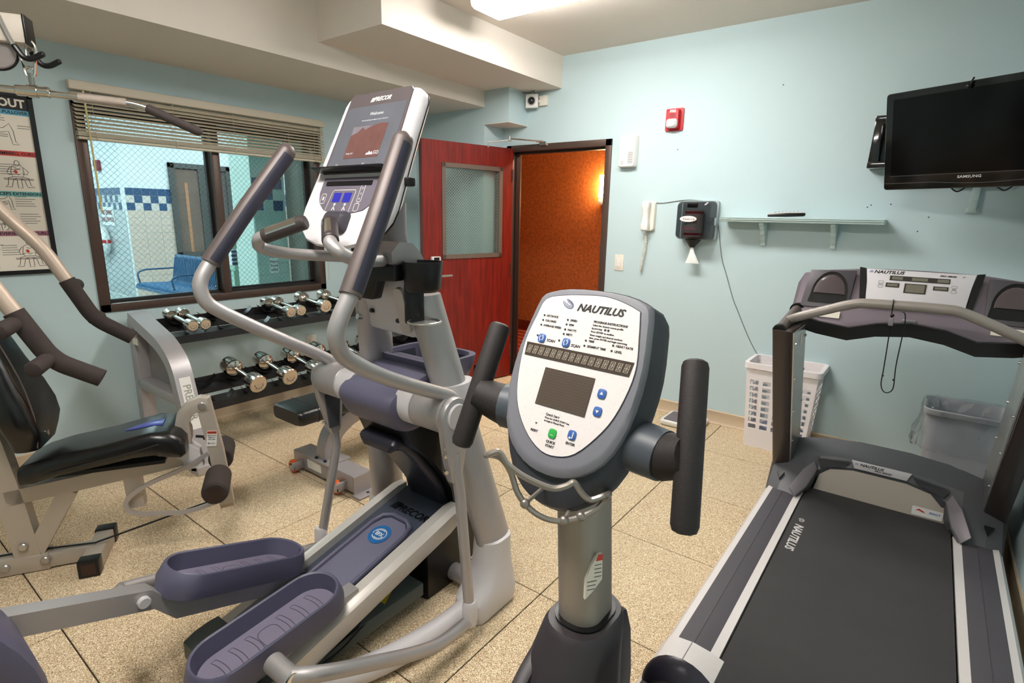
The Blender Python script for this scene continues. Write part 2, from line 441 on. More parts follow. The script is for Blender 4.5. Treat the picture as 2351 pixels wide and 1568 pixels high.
# ---------------------------------------------------------------- window
win = thing('window_1', 'dark bronze framed sliding window with wired glass to the pool room', None, (XA, (WY0+WY1)/2, WZ0), kind='structure')
mb = MB(); xo, xi = XA-0.14, XA+0.012
mb.box(xo, xi, WY0, WY0+0.055, WZ0, WZ1, bev=.003); mb.box(xo, xi, WY1-0.05, WY1, WZ0, WZ1, bev=.003)
mb.box(xo, xi, WY0, WY1, WZ0, WZ0+0.048, bev=.003); mb.box(xo, xi, WY0, WY1, WZ1-0.05, WZ1, bev=.003)
part('frame', mb, BRONZE, win)
part('mullion', MB().box(XA-0.07, XA+0.004, 1.852, 1.902, WZ0+.04, WZ1-.04, bev=.003), BRONZE, win)
def sash(y0, y1, x, t, parent, name='sash'):
    z0, z1 = WZ0+0.05, WZ1-0.05
    mb = MB(); mb.box(x-.02, x+.006, y0, y0+t, z0, z1); mb.box(x-.02, x+.006, y1-t, y1, z0, z1)
    mb.box(x-.02, x+.006, y0, y1, z0, z0+t*.8); mb.box(x-.02, x+.006, y0, y1, z1-t, z1)
    s = part(name, mb, BLACKFR, parent)
    part('pane', MB().box(x-.010, x-.006, y0+t, y1-t, z0+t*.8, z1-t), GLASS, s)
    wm = MB(); a0, a1, b0, b1 = y0+t, y1-t, z0+t*.8, z1-t; W, Hh = a1-a0, b1-b0; st = .036
    for sgn in (1, -1):
        k = -Hh
        while k < W:
            # line from (k,0) to (k+Hh,Hh), clipped to the pane
            s0, s1 = max(0, -k), min(Hh, W-k)
            if s1-s0 > .005:
                pts = []
                for q in (s0, s1):
                    yy = k+q; zz = q if sgn == 1 else Hh-q
                    pts.append(V((x-.004, a0+yy, b0+zz)))
                d = (pts[1]-pts[0]).normalized(); nn = V((1, 0, 0)).cross(d)*.0007
                wm.face([pts[0]-nn, pts[1]-nn, pts[1]+nn, pts[0]+nn])
            k += st
    part('wire_mesh', wm, WIRE, s, smooth=0)
sash(WY0+.055, 1.856, XA-.06, .022, win)
sash(1.902, WY1-.05, XA-.09, .03, win)
part('track', MB().box(XA-.05, XA-.04, WY0+.05, WY1-.05, WZ0+.045, WZ0+.062), BLACKFR, win)
# ---------------------------------------------------------------- door, frame
dr = thing('door_1', 'cherry red wooden door standing open with a wired glass light', None, (-3.0, YB, 0), kind='structure')
mb = MB()
mb.box(DX0, DX0+.05, YB-.014, YB+.14, 0, DZ, bev=.002); mb.box(DX1-.05, DX1, YB-.014, YB+.14, 0, DZ, bev=.002); mb.box(DX0, DX1, YB-.014, YB+.14, DZ-.05, DZ, bev=.002)
part('door_frame', mb, BRONZE, dr)
mb = MB(); mb.box(DX0+.05, DX0+.066, YB+.045, YB+.10, 0, DZ-.05); mb.box(DX1-.066, DX1-.05, YB+.045, YB+.10, 0, DZ-.05); mb.box(DX0+.05, DX1-.05, YB+.045, YB+.10, DZ-.066, DZ-.05)
part('door_stop', mb, BLACKFR, dr)
hinge = V((-2.99, 3.945, 0)); dd = V((-0.2245, -0.9745, 0)); nn = V((0.9745, -0.2245, 0))
dp = Pl(hinge, -dd, (0, 0, 1))          # a runs from hinge out of the leaf negatively
LP = Pl(hinge, dd, (0, 0, 1))           # right = away from hinge; n = away from the viewer
def leafbox(a0, a1, z0, z1, d0, d1, mb=None, bev=0):  # d towards the viewer
    mb = mb or MB()
    return mb.prism([hinge+dd*a0+V((0, 0, z0))+nn*d0, hinge+dd*a1+V((0, 0, z0))+nn*d0, hinge+dd*a1+V((0, 0, z1))+nn*d0, hinge+dd*a0+V((0, 0, z1))+nn*d0], nn*(d1-d0), bev=bev)
mb = MB()
W0, W1, Z0, Z1 = .145, .695, 1.14, 1.83
leafbox(0.0, .90, .012, Z0, -.044, 0, mb); leafbox(0, .90, Z1, 2.02, -.044, 0, mb); leafbox(0, W0, Z0, Z1, -.044, 0, mb); leafbox(W1, .90, Z0, Z1, -.044, 0, mb)
part('leaf', mb, CHERRY, dr, smooth=0)
part('leaf_edge', leafbox(.9, .902, .012, 2.02, -.044, 0), wood('cherry_edge', (84, 16, 10), (110, 26, 16)), dr)
mb = MB(); t = .03
leafbox(W0-t, W0+.004, Z0-t, Z1+t, -.05, .008, mb); leafbox(W1-.004, W1+t, Z0-t, Z1+t, -.05, .008, mb); leafbox(W0-t, W1+t, Z0-t, Z0+.004, -.05, .008, mb); leafbox(W0-t, W1+t, Z1-.004, Z1+t, -.05, .008, mb)
lf = part('light_frame', mb, mat('taupe_steel', (112, 98, 88), .45, metal=.2), dr)
part('pane', leafbox(W0, W1, Z0, Z1, -.026, -.020), GLASS, dr)
wm = MB(); a0, a1, b0, b1 = W0, W1, Z0, Z1; W, Hh = a1-a0, b1-b0
for sgn in (1, -1):
    k = -Hh
    while k < W:
        s0, s1 = max(0, -k), min(Hh, W-k)
        if s1-s0 > .004:
            pts = []
            for q in (s0, s1):
                pts.append(hinge+dd*(a0+k+q)+V((0, 0, b0+(q if sgn == 1 else Hh-q)))-nn*.018)
            d = (pts[1]-pts[0]).normalized(); c = nn.cross(d)*.0007
            wm.face([pts[0]-c, pts[1]-c, pts[1]+c, pts[0]+c])
        k += .024
part('wire_mesh', wm, mat('bright_wire', (205, 208, 206), .4, metal=.5), dr, smooth=0)
lk = part('lock_plate', leafbox(.765, .835, .86, 1.01, 0, .022, bev=.004), STEEL, dr)
leafbox_m = leafbox(.758, .842, 1.03, 1.135, 0, .035, bev=.008)
part('card_reader', leafbox_m, LSILVER, lk)
part('reader_slot', leafbox(.775, .825, 1.09, 1.128, .0335, .0365), BLACK, lk)
part('lock_neck', leafbox(.785, .815, 1.0, 1.035, 0, .016), STEEL, lk)
cpt = hinge+dd*.80+V((0, 0, .98))
mb = MB().cyl(cpt+nn*.02, cpt+nn*.045, .02)
mb.tube([cpt+nn*.045, cpt+nn*.058, cpt+nn*.06-dd*.03, cpt+nn*.058-dd*.13], [.011, .012, .011, .009], n=10)
part('lever_handle', mb, STEEL, lk)
for z in (.25, 1.0, 1.8):
    part('hinge', MB().cyl(hinge+V((.004, -.002, z-.05)), hinge+V((.004, -.002, z+.05)), .007, n=10), BRONZE, dr)
# closer arm: elbow rod from the door top to the head of the frame
A = hinge+dd*.27+V((0, 0, 2.02)); B = V((-2.90, 3.78, 2.07)); Cc = V((-2.68, 3.935, 2.06))
mb = MB().tube([A+V((0, 0, -.01)), A+V((0, 0, .03)), (A+B)/2+V((0, 0, .012)), B], .006, n=8)
ca = part('closer_arm', mb, STEEL, dr)
mb = MB().tube([B+V((0, 0, -.01)), B+V((0, 0, .03))], .011, n=10); mb.tube([B+V((0, 0, .008)), Cc], .006, n=8); mb.cyl((B+(Cc-B)*.8), Cc, .0095, n=10); mb.box(Cc.x-.03, Cc.x+.03, YB-.03, YB-.012, 2.03, 2.06)
part('closer_rod', mb, CHROME, ca)
# ---------------------------------------------------------------- ceiling lights
TUBEL = lamp('fluorescent_lens', (255, 250, 244), LAMP_ROOM)
def fixture(x0, y0, label):
    L, W = 1.24, .29
    t = thing('ceiling_light', label, 'ceiling light', (x0+L/2, y0+W/2, ZC), group='fluorescent ceiling lights')
    part('housing', MB().box(x0, x0+L, y0, y0+W, ZC-.02, ZC, bev=.003), WHITE, t)
    prof = [(0.0, -.02), (0.002, -.055), (.012, -.078), (.03, -.086), (.26, -.086), (.278, -.078), (.288, -.055), (.29, -.02)]
    mb = MB().loft([[V((x, y0+a, ZC+z)) for a, z in prof] for x in (x0+.006, x0+L-.006)])
    part('diffuser', mb, TUBEL, t)
    for x in (x0, x0+L-.006): part('end_cap', MB().prism([V((x, y0+a*.98+.003, ZC+z*1.02)) for a, z in prof], (.006, 0, 0)), WHITE, t)
    return t
fixture(-2.275, 2.575, 'lit fluorescent wrap light on the ceiling beside the soffit')
fixture(-1.75, .15, 'lit fluorescent wrap light on the ceiling above the viewer')
# ---------------------------------------------------------------- hallway beyond the door
HALLP = mat('orange_brown_wallpaper', (168, 90, 38), .7, vary=.7, vscale=34)
HY = 5.79
struct('wall_hall', MB().box(-5.6, -.8, HY, HY+.1, 0, 2.6), HALLP, label='orange brown mottled wallpaper of the hallway beyond the door')
struct('wall_hall_side', MB().box(-1.32, -1.22, YB+.14, HY, 0, 2.6), HALLP, label='end of the hallway beyond the door')
struct('wall_hall_end', MB().box(-5.7, -5.6, YB+.14, HY, 0, 2.6), HALLP, label='far end of the hallway beyond the door')
struct('ceiling_hall', MB().box(-5.7, -.8, YB+.14, HY+.1, 2.45, 2.55), BEIGE, label='hallway ceiling')
struct('wall_hall_near', MB().box(-5.6, -3.92, YB, YB+.14, 0, 2.6), HALLP, label='hallway side of the corner wall')
hallfloor = struct('floor_hall', MB().box(-5.6, -1.3, YB, HY, -.06, 0.002), mat('red_carpet', (140, 42, 18), .95, bump=.5, bscale=500, vary=.15, vscale=30), label='red patterned hallway carpet')
mb = MB()
for k in range(9):
    y = 4.35+k*.16
    mb.tube(catmull([(-5.4, y+.05, .0035), (-4.6, y, .0035), (-3.8, y+.06, .0035), (-3, y-.02, .0035), (-2.2, y+.05, .0035)], 4), .005, n=4)
struct('carpet_stripe', mb, mat('orange_carpet_stripe', (214, 120, 60), .9), hallfloor)
struct('baseboard_hall', MB().box(-5.6, -1.32, HY-.018, HY, 0, .13, bev=.004), wood('hall_base', (92, 30, 16), (120, 44, 22)), label='dark red wooden base of the hallway')
sc = thing('wall_sconce', 'glowing white wall sconce in the hallway behind the door frame', 'wall lamp', (-3.03, HY-.05, 1.62))
part('shade', MB().loft([[V((-3.05+a, HY-.06+b, z)) for a, b in rrect(.10, .11, .03)] for z in (1.68, 1.70, 1.90, 1.92)]), lamp('sconce_glow', (255, 214, 150), LAMP_HALL*1.6), sc)
part('base', MB().box(-3.10, -3.0, HY-.10, HY, 1.60, 1.665, bev=.008), WHITE, sc)
hl = thing('hall_light', 'ceiling light of the hallway', 'ceiling light', (-2.4, 4.9, 2.45))
part('diffuser', MB().lathe([(.0, -.06), (.10, -.05), (.15, -.02), (.16, 0)], (-2.1, 4.85, 2.45), (0, 0, 1)), lamp('hall_glow', (255, 222, 184), LAMP_HALL*2), hl)
# ---------------------------------------------------------------- pool room beyond the window
PW = mat('pool_white_paint', (226, 232, 236), .7)
PF = mat('pool_floor', (176, 190, 186), .5, vary=.08, vscale=3)
TB = mat('blue_glazed_tile', (46, 84, 124), .2, vary=.12, vscale=2)
TL = mat('pale_glazed_tile', (216, 208, 204), .25, vary=.04, vscale=2)
TF = mat('beige_glazed_tile', (214, 196, 184), .25, vary=.04, vscale=2)
TG = mat('green_lit_tile', (186, 216, 206), .25, vary=.04, vscale=2)  # column tile colour carries the greenish light of the pool room
struct('floor_pool', MB().box(-13.2, -4.06, -2, 7.6, -.06, 0), PF, label='pale floor of the pool room')
struct('ceiling_pool', MB().box(-13.2, -4.06, -2, 7.6, 3.2, 3.3), PW, label='white ceiling of the pool room')
GR = mat('tile_grout', (196, 188, 182), .8)
def tiled_wall(name, mb, label, o, r, L, z0, z1, ztop, pitch, field, light, wmat=PW, fieldw=None, maxrow=12):
    """painted wall with a checker band (three rows) over rows of field tiles, each tile its own piece"""
    w = struct(name, mb, wmat, label=label)
    p = Pl(o, r, (0, 0, 1)); g = .003
    def tmesh(a, b, m):
        me = MB().box(g, a-g, 0, .006, g, b-g).mesh('tile', 0); me.materials.append(m); return me
    M = Matrix((p.r, -p.n, p.u)).transposed()
    rot = M.to_euler()
    meshes = {}
    def put(a, z, wd, h, m):
        k = (round(wd, 3), round(h, 3), m.name)
        if k not in meshes: meshes[k] = tmesh(wd, h, m)
        ob = link(bpy.data.objects.new('tile', meshes[k]), w); ob.location = p.p(a, z, .0062); ob.rotation_euler = rot
    n = int(L/pitch)
    for i in range(n):
        put(i*pitch, ztop-pitch, pitch, pitch, TB)
        for rr in (2, 3): put(i*pitch, ztop-rr*pitch, pitch, pitch, TB if (i+rr) % 2 == 1 else light)
    fw_ = fieldw or pitch*2
    rows = int((ztop-3*pitch)/pitch)
    for rr in range(min(rows, maxrow)):
        a = 0
        while a < L-.02:
            wd = min(fw_, L-a); put(a, ztop-(4+rr)*pitch, wd, pitch, field); a += fw_
    return w
CX, CY = -10.3, 3.45
mb = MB(); mb.box(CX-.25, CX, CY, 7.6, 0, 3.2)
tiled_wall('wall_pool_back', mb, 'far pool room wall with beige tiles and a blue checker band', (CX, CY+.02, 0), (0, 1, 0), 2.9, 0, 3.2, 1.78, .117, TF, TL)
mb = MB(); mb.box(-13.2, CX-.25, CY, CY+.25, 0, 3.2)
tiled_wall('wall_pool_alcove', mb, 'pool alcove wall with the life ring', (-12.42, CY, 0), (1, 0, 0), 2.1, 0, 3.2, 1.78, .117, mat('grey_glazed_tile', (190, 196, 198), .25), mat('grey_pale_tile', (200, 208, 210), .25))
struct('wall_pool_far', MB().box(-13.3, -13.2, -2, 7.6, 0, 3.2), PW, label='far side of the pool room alcove')
struct('wall_pool_end', MB().box(-13.2, -4.06, 7.6, 7.7, 0, 3.2), PW, label='end wall of the pool room')
struct('wall_pool_start', MB().box(-13.2, -4.06, -2.1, -2, 0, 3.2), PW, label='near end wall of the pool room')
# column with the towel notice, and the dim wall between it and the gym
mb = MB(); mb.box(-5.95, -5.55, 2.98, 3.34, 0, 3.2)
tiled_wall('wall_pool_column', mb, 'tiled column tinted for greenish light beside the towel shelves', (-5.55, 2.985, 0), (0, 1, 0), .35, 0, 3.2, 1.79, .109, TG, TG, wmat=mat('green_lit_paint', (200, 222, 214), .6), fieldw=.175)  # wall colour above the tiles takes in the same greenish light
struct('wall_pool_side', MB().box(-5.55, -4.06, 3.35, 3.45, 0, 3.2), mat('shaded_wall_tone', (112, 116, 106), .7), label='wall coloured dark for shade between the column and the gym')  # shade on this wall is put into its grey-green colour
struct('trim_4', MB().box(-4.98, -4.88, 3.30, 3.35, 0, 3.2), mat('dark_brown_trim', (62, 46, 38), .6), label='dark brown upright on the dim pool room wall')
pls = lamp('pool_panel', (236, 248, 255), LAMP_POOL)
for x, y, wh in ((-8.6, 2.2, 'above the blue bench'), (-8.6, 5.0, 'near the dark framed far window'), (-6.3, .8, 'nearest the gym window'), (-11.6, 1.2, 'in front of the life ring')):
    t = thing('pool_light', 'pool room ceiling light panel '+wh, 'ceiling light', (x, y, 3.2), group='pool room ceiling lights')
    part('panel', MB().box(x-.3, x+.3, y-.6, y+.6, 3.17, 3.2), pls, t)
# dark framed window in the far wall
wy0, wy1, wz0, wz1 = 4.19, 5.08, .72, 2.15
pw = thing('window_2', 'dark framed window in the far pool room wall', None, (CX, wy0, wz0), kind='structure')
mb = MB(); f = .06
mb.box(CX-.02, CX+.05, wy0-f, wy0+.02, wz0-f, wz1+f); mb.box(CX-.02, CX+.05, wy1-.02, wy1+f, wz0-f, wz1+f); mb.box(CX-.02, CX+.05, wy0-f, wy1+f, wz0-f, wz0+.02); mb.box(CX-.02, CX+.05, wy0-f, wy1+f, wz1-.02, wz1+f); mb.box(CX, CX+.045, wy0+.40, wy0+.50, wz0, wz1)
part('frame', mb, mat('grey_steel', (74, 76, 76), .5), pw)
part('pane', MB().box(CX+.007, CX+.013, wy0, wy0+.42, wz0, wz1), mat('dim_pane', (120, 104, 96), .08, spec=.8, vary=.3, vscale=3), pw)
part('pane', MB().box(CX+.007, CX+.013, wy0+.48, wy1, wz0, wz1), mat('dim_pane_grey', (96, 92, 90), .08, spec=.8, vary=.3, vscale=3), pw)
part('curtain_rail', MB().box(CX+.014, CX+.02, wy0+.17, wy0+.22, wz0, wz1-.25), mat('tan_rail', (186, 132, 98), .5), pw)
# life ring, no-diving sign, red alarm on the alcove wall
ring = thing('life_ring', 'white life ring with red bands on the pool room wall', 'life ring', (-11.27, CY-.06, .69))
c = V((-11.27, CY-.085, .91))
part('ring', MB().torus(c, (0, 1, 0), .19, .065, 40, 14), mat('ring_white', (232, 238, 242), .5), ring)
mb = MB()
for ang in (0, 180):
    a0 = math.radians(ang)
    P = [c+V((math.cos(a0+t)*.19, 0, math.sin(a0+t)*.19)) for t in (-.13, 0, .13)]
    mb.tube(P, .0675, n=14)
part('red_band', mb, mat('ring_red', (196, 30, 40), .5), ring)
part('rope', MB().torus(c+V((0, -.01, 0)), (0, 1, 0), .262, .008, 40, 6), mat('rope_white', (220, 222, 220), .8), ring)
sp = Pl((-11.06, CY-.02, 1.325), (1, 0, 0), (0, 0, 1))
sg = thing('warning_sign', 'white no diving shallow pool sign above the life ring', 'sign', (-11.06, CY-.02, 1.17))
part('board', sp.rect(-.26, .26, -.15, .15, -.012, 0, r=.02), mat('sign_white', (236, 244, 244), .4), sg)
part('lettering', texts(sp, [('NO DIVING', .11, 0, .055, {'sx': .8, 'bold': .03}), ('SHALLOW POOL', .11, 0, -.06, {'sx': .66, 'bold': .03})], .002), mat('sign_ink', (120, 52, 62), .5), sg)
al = thing('pool_fire_alarm', 'small red fire alarm high on the pool room wall', 'fire alarm', (-11.2, CY-.03, 2.04))
part('body', MB().box(-11.28, -11.10, CY-.06, CY-.001, 2.05, 2.22, bev=.01), mat('alarm_red_dim', (130, 24, 44), .4), al)
part('strobe', MB().box(-11.27, -11.17, CY-.10, CY-.06, 2.06, 2.12, bev=.012), WHITE, al)
# blue slatted bench
BB = mat('blue_coated_steel', (38, 92, 132), .3, spec=.6)
bl0, bl1, bf = -8.85, -6.62, 3.0     # span along the room, front edge
bn = thing('metal_bench', 'blue slatted metal bench in the pool room', 'bench', (-7.7, 3.25, 0))
n = 46
for k in range(n):
    x = bl0 + (bl1-bl0)*k/(n-1)
    prof = [V((x, bf-.005, .38)), V((x, bf-.02, .415)), V((x, bf+.05, .43)), V((x, bf+.40, .41)), V((x, bf+.46, .44)), V((x, bf+.52, .78)), V((x, bf+.55, .80))]
    part('slat', MB().tube(fillet(prof, .05, 3), .015, n=5), BB, bn)
mb = MB(); mb.tube([(bl0-.02, bf, .385), (bl1+.02, bf, .385)], .032); mb.tube([(bl0-.02, bf+.54, .795), (bl1+.02, bf+.54, .795)], .024)
part('frame_rail', mb, BB, bn)
part('seat_pan', MB().box(bl0, bl1, bf+.03, bf+.42, .385, .40), BB, bn)
for x in (bl0+.35, bl1-.35):
    part('leg', MB().tube([(x, bf+.22, .42), (x, bf+.2, .02)], .03).box(x-.03, x+.03, bf, bf+.4, 0, .03), BB, bn)
for x in (bl0-.01, bl0+1.1, bl1+.01):
    part('armrest', MB().tube(fillet([(x, bf+.03, .41), (x, bf+.0, .58), (x, bf+.10, .62), (x, bf+.50, .62)], .06), .012, n=8), BB, bn)
# towel shelves beside the column
SG = mat('green_white_shelf', (166, 206, 184), .5)
TW = mat('white_towel', (232, 238, 238), .95, bump=.5, bscale=300)
TWB = mat('navy_towel_stripe', (44, 60, 104), .95)
sh = thing('towel_shelf', 'pale green shelf unit of pool towels beside the tiled column', 'shelf', (-6.2, 3.18, 0))
for z in (.875, 1.33): part('shelf_board', MB().box(-6.42, -5.99, 2.96, 3.42, z-.05, z, bev=.004), SG, sh)
for y in (2.97, 3.24): part('post', MB().box(-6.10, -6.04, y, y+.05, 0, 1.28), SG, sh)
part('lower_board', MB().box(-6.42, -5.99, 2.96, 3.42, .36, .41, bev=.004), SG, sh)
def towel(x, y, z, L, where):
    t = thing('folded_towel', where, 'towel', (x, y, z), group='white towels on the pool shelves')
    prof = rrect(.30, .042, .02, 4)
    part('cloth', MB().loft([[V((x+a, yy, z+.021+b)) for a, b in prof] for yy in (y-L/2, y-L/2+.01, y+L/2-.01, y+L/2)]), TW, t)
    part('stripe', MB().box(x+.13, x+.1525, y-L/2-.003, y-L/2+.05, z+.008, z+.036, bev=.006), TWB, t)
names = ['lowest', 'second', 'third', 'topmost']
for k in range(4): towel(-6.17, 3.08, .876+k*.043, .24, f'white towel with navy stripe, {names[k]} upward in the folded pile, middle pool shelf')
for k in range(4): towel(-6.17+random.uniform(-.01, .01), 3.14+random.uniform(-.015, .015), .411+k*.043, .32, f'white towel with navy stripe, {names[k]} upward in the folded pile, bottom pool shelf')
ORD = ['lowest, first', 'second', 'third', 'fourth', 'fifth', 'sixth', 'seventh']
for k in range(7):
    yy = 3.25+.02*(k % 2); zz = .9015+.0485*k
    t = thing('rolled_towel', f'white rolled towel, {ORD[k]} from the bottom of the pool shelf roll column', 'towel', (-6.05, yy, zz-.025), group='rolled towels under the top pool shelf')
    part('roll', MB().cyl((-6.36, yy, zz), (-6.02, yy, zz), .024, n=12, bev=.006), TW, t)
    part('stripe', MB().cyl((-6.022, yy, zz), (-6.016, yy, zz), .015, n=10), TWB, t)
tp = Pl((-5.535, 3.156, .92), (0, 1, 0), (0, 0, 1))
ts = thing('towel_notice', 'small white notice about towels on the green-tinted column', 'sign', (-5.54, 3.156, .82))
part('board', tp.rect(-.05, .05, -.10, .10, -.006, 0, r=.01), mat('sign_white', (236, 244, 244), .4), ts)
part('lettering', texts(tp, [('PLEASE', .032, 0, .07, {'bold': .02}), ('Deposit', .032, 0, .025, {'bold': .02}), ('Towels', .032, 0, -.02, {'bold': .02}), ('HERE', .032, 0, -.065, {'bold': .02})], .001), GREYINK, ts)
# ---------------------------------------------------------------- blinds
SL = mat('ivory_slat', (206, 196, 174), .5)
bl = thing('venetian_blind', 'ivory venetian blind half raised over the window', 'blind', (XA+.03, 1.9, 2.14))
BY0, BY1 = 1.105, 2.70
part('headrail', MB().box(XA+.001, XA+.055, BY0, BY1, 2.095, 2.142, bev=.004), mat('ivory_rail', (214, 204, 186), .5), bl)
slat0 = None
n_sl = 10
def slat_mesh(tilt, y0, y1, thick=.0025, w=.048):
    ca, sa = math.cos(tilt), math.sin(tilt)
    secs = []
    for y in (y0, y1):
        top, bot = [], []
        for k in range(5):
            u = (k/4-.5)*w; h = .003*(1-(2*k/4-1)**2)
            top.append(V((u*ca-(h+thick/2)*sa, y, u*sa+(h+thick/2)*ca))); bot.append(V((u*ca-(h-thick/2)*sa, y, u*sa+(h-thick/2)*ca)))
        secs.append(top+bot[::-1])
    return MB().loft(secs)
for k in range(n_sl):
    z = 2.075 - k*.0205
    tilt = math.radians(-20 if k > 1 else -34)
    o = part('slat', slat_mesh(tilt, BY0+.012, BY1-.012), SL, bl); o.location = V((XA+.03, 0, z))-OFF[bl.name]
    for v in o.data.vertices: v.co += OFF[bl.name]
for k in range(6):
    o = part('slat', slat_mesh(0, BY0+.012, BY1-.012), SL, bl); o.location = V((XA+.03, 0, 1.872-k*.0042+.004))-OFF[bl.name]
    for v in o.data.vertices: v.co += OFF[bl.name]
part('bottom_rail', MB().box(XA+.006, XA+.054, BY0+.012, BY1-.012, 1.836, 1.850, bev=.003), SL, bl)
mb = MB()
for y in (1.20, 1.62, 1.99, 2.39, 2.60):
    for x in (XA+.006, XA+.055): mb.tube([(x, y, 2.10), (x, y, 1.838)], .0012, n=5)
    mb.tube([(XA+.056, y, 1.873), (XA+.057, y+.006, 1.858), (XA+.056, y, 1.838)], .004, n=5)
part('ladder_cord', mb, mat('ivory_cord', (200, 188, 160), .8), bl)
part('wand', MB().tube([(XA+.06, 1.165, 2.09), (XA+.065, 1.168, 1.75), (XA+.067, 1.17, 1.44)], .005, n=8), mat('clear_wand', (206, 190, 128), .2), bl)
part('pull_cord', MB().tube([(XA+.06, 2.655, 2.09), (XA+.062, 2.657, 1.4), (XA+.058, 2.66, .93)], .0022, n=6), mat('ivory_cord', (200, 188, 160), .8), bl)
# ---------------------------------------------------------------- posters with line drawings
def fig_lines(kind):
    """outlines of an exercising figure, unit box, as polylines"""
    head = [(.5+.07*math.cos(a*math.pi/6), .86+.09*math.sin(a*math.pi/6)) for a in range(13)]
    if kind == 'sit':
        return [head, [(.43, .78), (.34, .74), (.30, .52), (.34, .40), (.62, .40), (.66, .52), (.64, .74), (.56, .78)], [(.30, .72), (.20, .56), (.24, .46), (.38, .50)], [(.66, .72), (.78, .58), (.74, .48), (.60, .52)],
                [(.34, .40), (.22, .36), (.18, .12), (.10, .05), (.28, .05), (.30, .14), (.34, .30), (.46, .34)], [(.62, .40), (.76, .36), (.80, .12), (.90, .05), (.70, .05), (.68, .14), (.64, .30), (.52, .34)],
                [(.10, .34), (.90, .34), (.90, .30), (.10, .30), (.10, .34)], [(.44, .30), (.44, .02), (.56, .02), (.56, .30)], [(.42, .7), (.5, .66), (.58, .7)], [(.44, .5), (.5, .47), (.56, .5)]]
    if kind == 'lie':
        return [[(.10+.06*math.cos(a*math.pi/6), .60+.10*math.sin(a*math.pi/6)) for a in range(13)], [(.17, .66), (.30, .72), (.55, .68), (.66, .70), (.82, .84), (.90, .62), (.92, .30), (1.0, .20), (.84, .20), (.82, .34), (.78, .60), (.62, .56), (.2, .52)],
                [(.26, .70), (.16, .80), (.02, .72)], [(.05, .50), (.75, .50), (.75, .44), (.05, .44), (.05, .50)], [(.30, .44), (.30, .08), (.20, .02), (.46, .02), (.38, .08), (.38, .44)], [(.0, .74), (.0, .66)], [(.4, .66), (.5, .62)]]
    return [[(.30+.07*math.cos(a*math.pi/6), .72+.09*math.sin(a*math.pi/6)) for a in range(13)], [(.36, .66), (.55, .70), (.74, .62), (.80, .40), (.74, .10), (.86, .04), (.66, .04), (.62, .36), (.50, .44), (.36, .54)], [(.44, .58), (.36, .40), (.42, .22), (.36, .16)], [(.10, .36), (.60, .36), (.60, .31), (.10, .31), (.10, .36)], [(.2, .31), (.18, .02), (.30, .02), (.28, .31)], [(.62, .34), (.5, .1), (.4, .05), (.56, .05)]]
def poster(name, label, y0, y1, z0, z1, bands, title, seed):
    rnd = random.Random(seed)
    p = Pl((XA+.012, y0, z0), (0, 1, 0), (0, 0, 1)); W, Hh = y1-y0, z1-z0
    t = thing(name, label, 'poster', (XA, (y0+y1)/2, z0))
    mb = MB(); f = .022
    p.rect(0, W, 0, f, -.012, .008, mb); p.rect(0, W, Hh-f, Hh, -.012, .008, mb); p.rect(0, f, 0, Hh, -.012, .008, mb); p.rect(W-f, W, 0, Hh, -.012, .008, mb)
    part('frame', mb, BLACK, t)
    part('sheet', p.rect(f, W-f, f, Hh-f, -.012, 0), PAPER, t)
    hb = MB(); lines = MB(); txt = []; acc = MB()
    if title:
        part('title_band', p.rect(f, W-f, Hh-.085, Hh-f, 0, .0008), INK, t)
        part('title_lettering', texts(p, [(title, .055, W-f-.012, Hh-.054, {'align': 'RIGHT', 'bold': .035, 'sx': .92})], .0015), PAPER, t)
    zt = Hh-(.085 if title else f)
    for bi, (bt, col, h, figs) in enumerate(bands):
        part('heading_band', p.rect(f, W-f, zt-.026, zt, 0, .0007), mat('poster_'+col[0], col[1], .6), t)
        txt.append((bt, .0215, W-f-.006, zt-.0135, {'align': 'RIGHT', 'bold': .02}))
        z1b, z0b = zt-.03, zt-h
        nf = len(figs)
        for fi, (kind, a, b, s) in enumerate(figs):
            A, B = W-f-a, z0b+b
            for ln in fig_lines(kind): p.strip([(A+x*s, B+y*s) for x, y in ln], .0026, 0, .0006, lines)
            p.strip([(A+.42*s, B+.62*s), (A+.46*s, B+.52*s)], .012*s/.15, 0, .0009, acc)
        zt -= h
    if lines.bm.faces: part('figure_drawing', lines, mat('brown_ink', (70, 56, 50), .6), t, smooth=0)
    if acc.bm.faces: part('muscle_accent', acc, RED, t, smooth=0)
    for tx in txt: part('heading_lettering', texts(p, [tx], .0012), INK, t)
    sm = MB(); zt = Hh-(.085 if title else f)
    for bi, (bt, col, h, figs) in enumerate(bands):
        for (kind, a, b, s) in figs:
            A = W-f-a+(s*1.02 if a > .2 else -.115); B = zt-h+b
            for k in range(5):
                wd = rnd.uniform(.05, .09)
                if f+.004 < A and A+wd < W-f: p.strip([(A, B+s*.8-k*.012), (A+wd, B+s*.8-k*.012)], .0028, 0, .0006, sm)
        zt -= h
    part('caption_print', sm, GREYINK, t, smooth=0, kind='stuff')
    return t
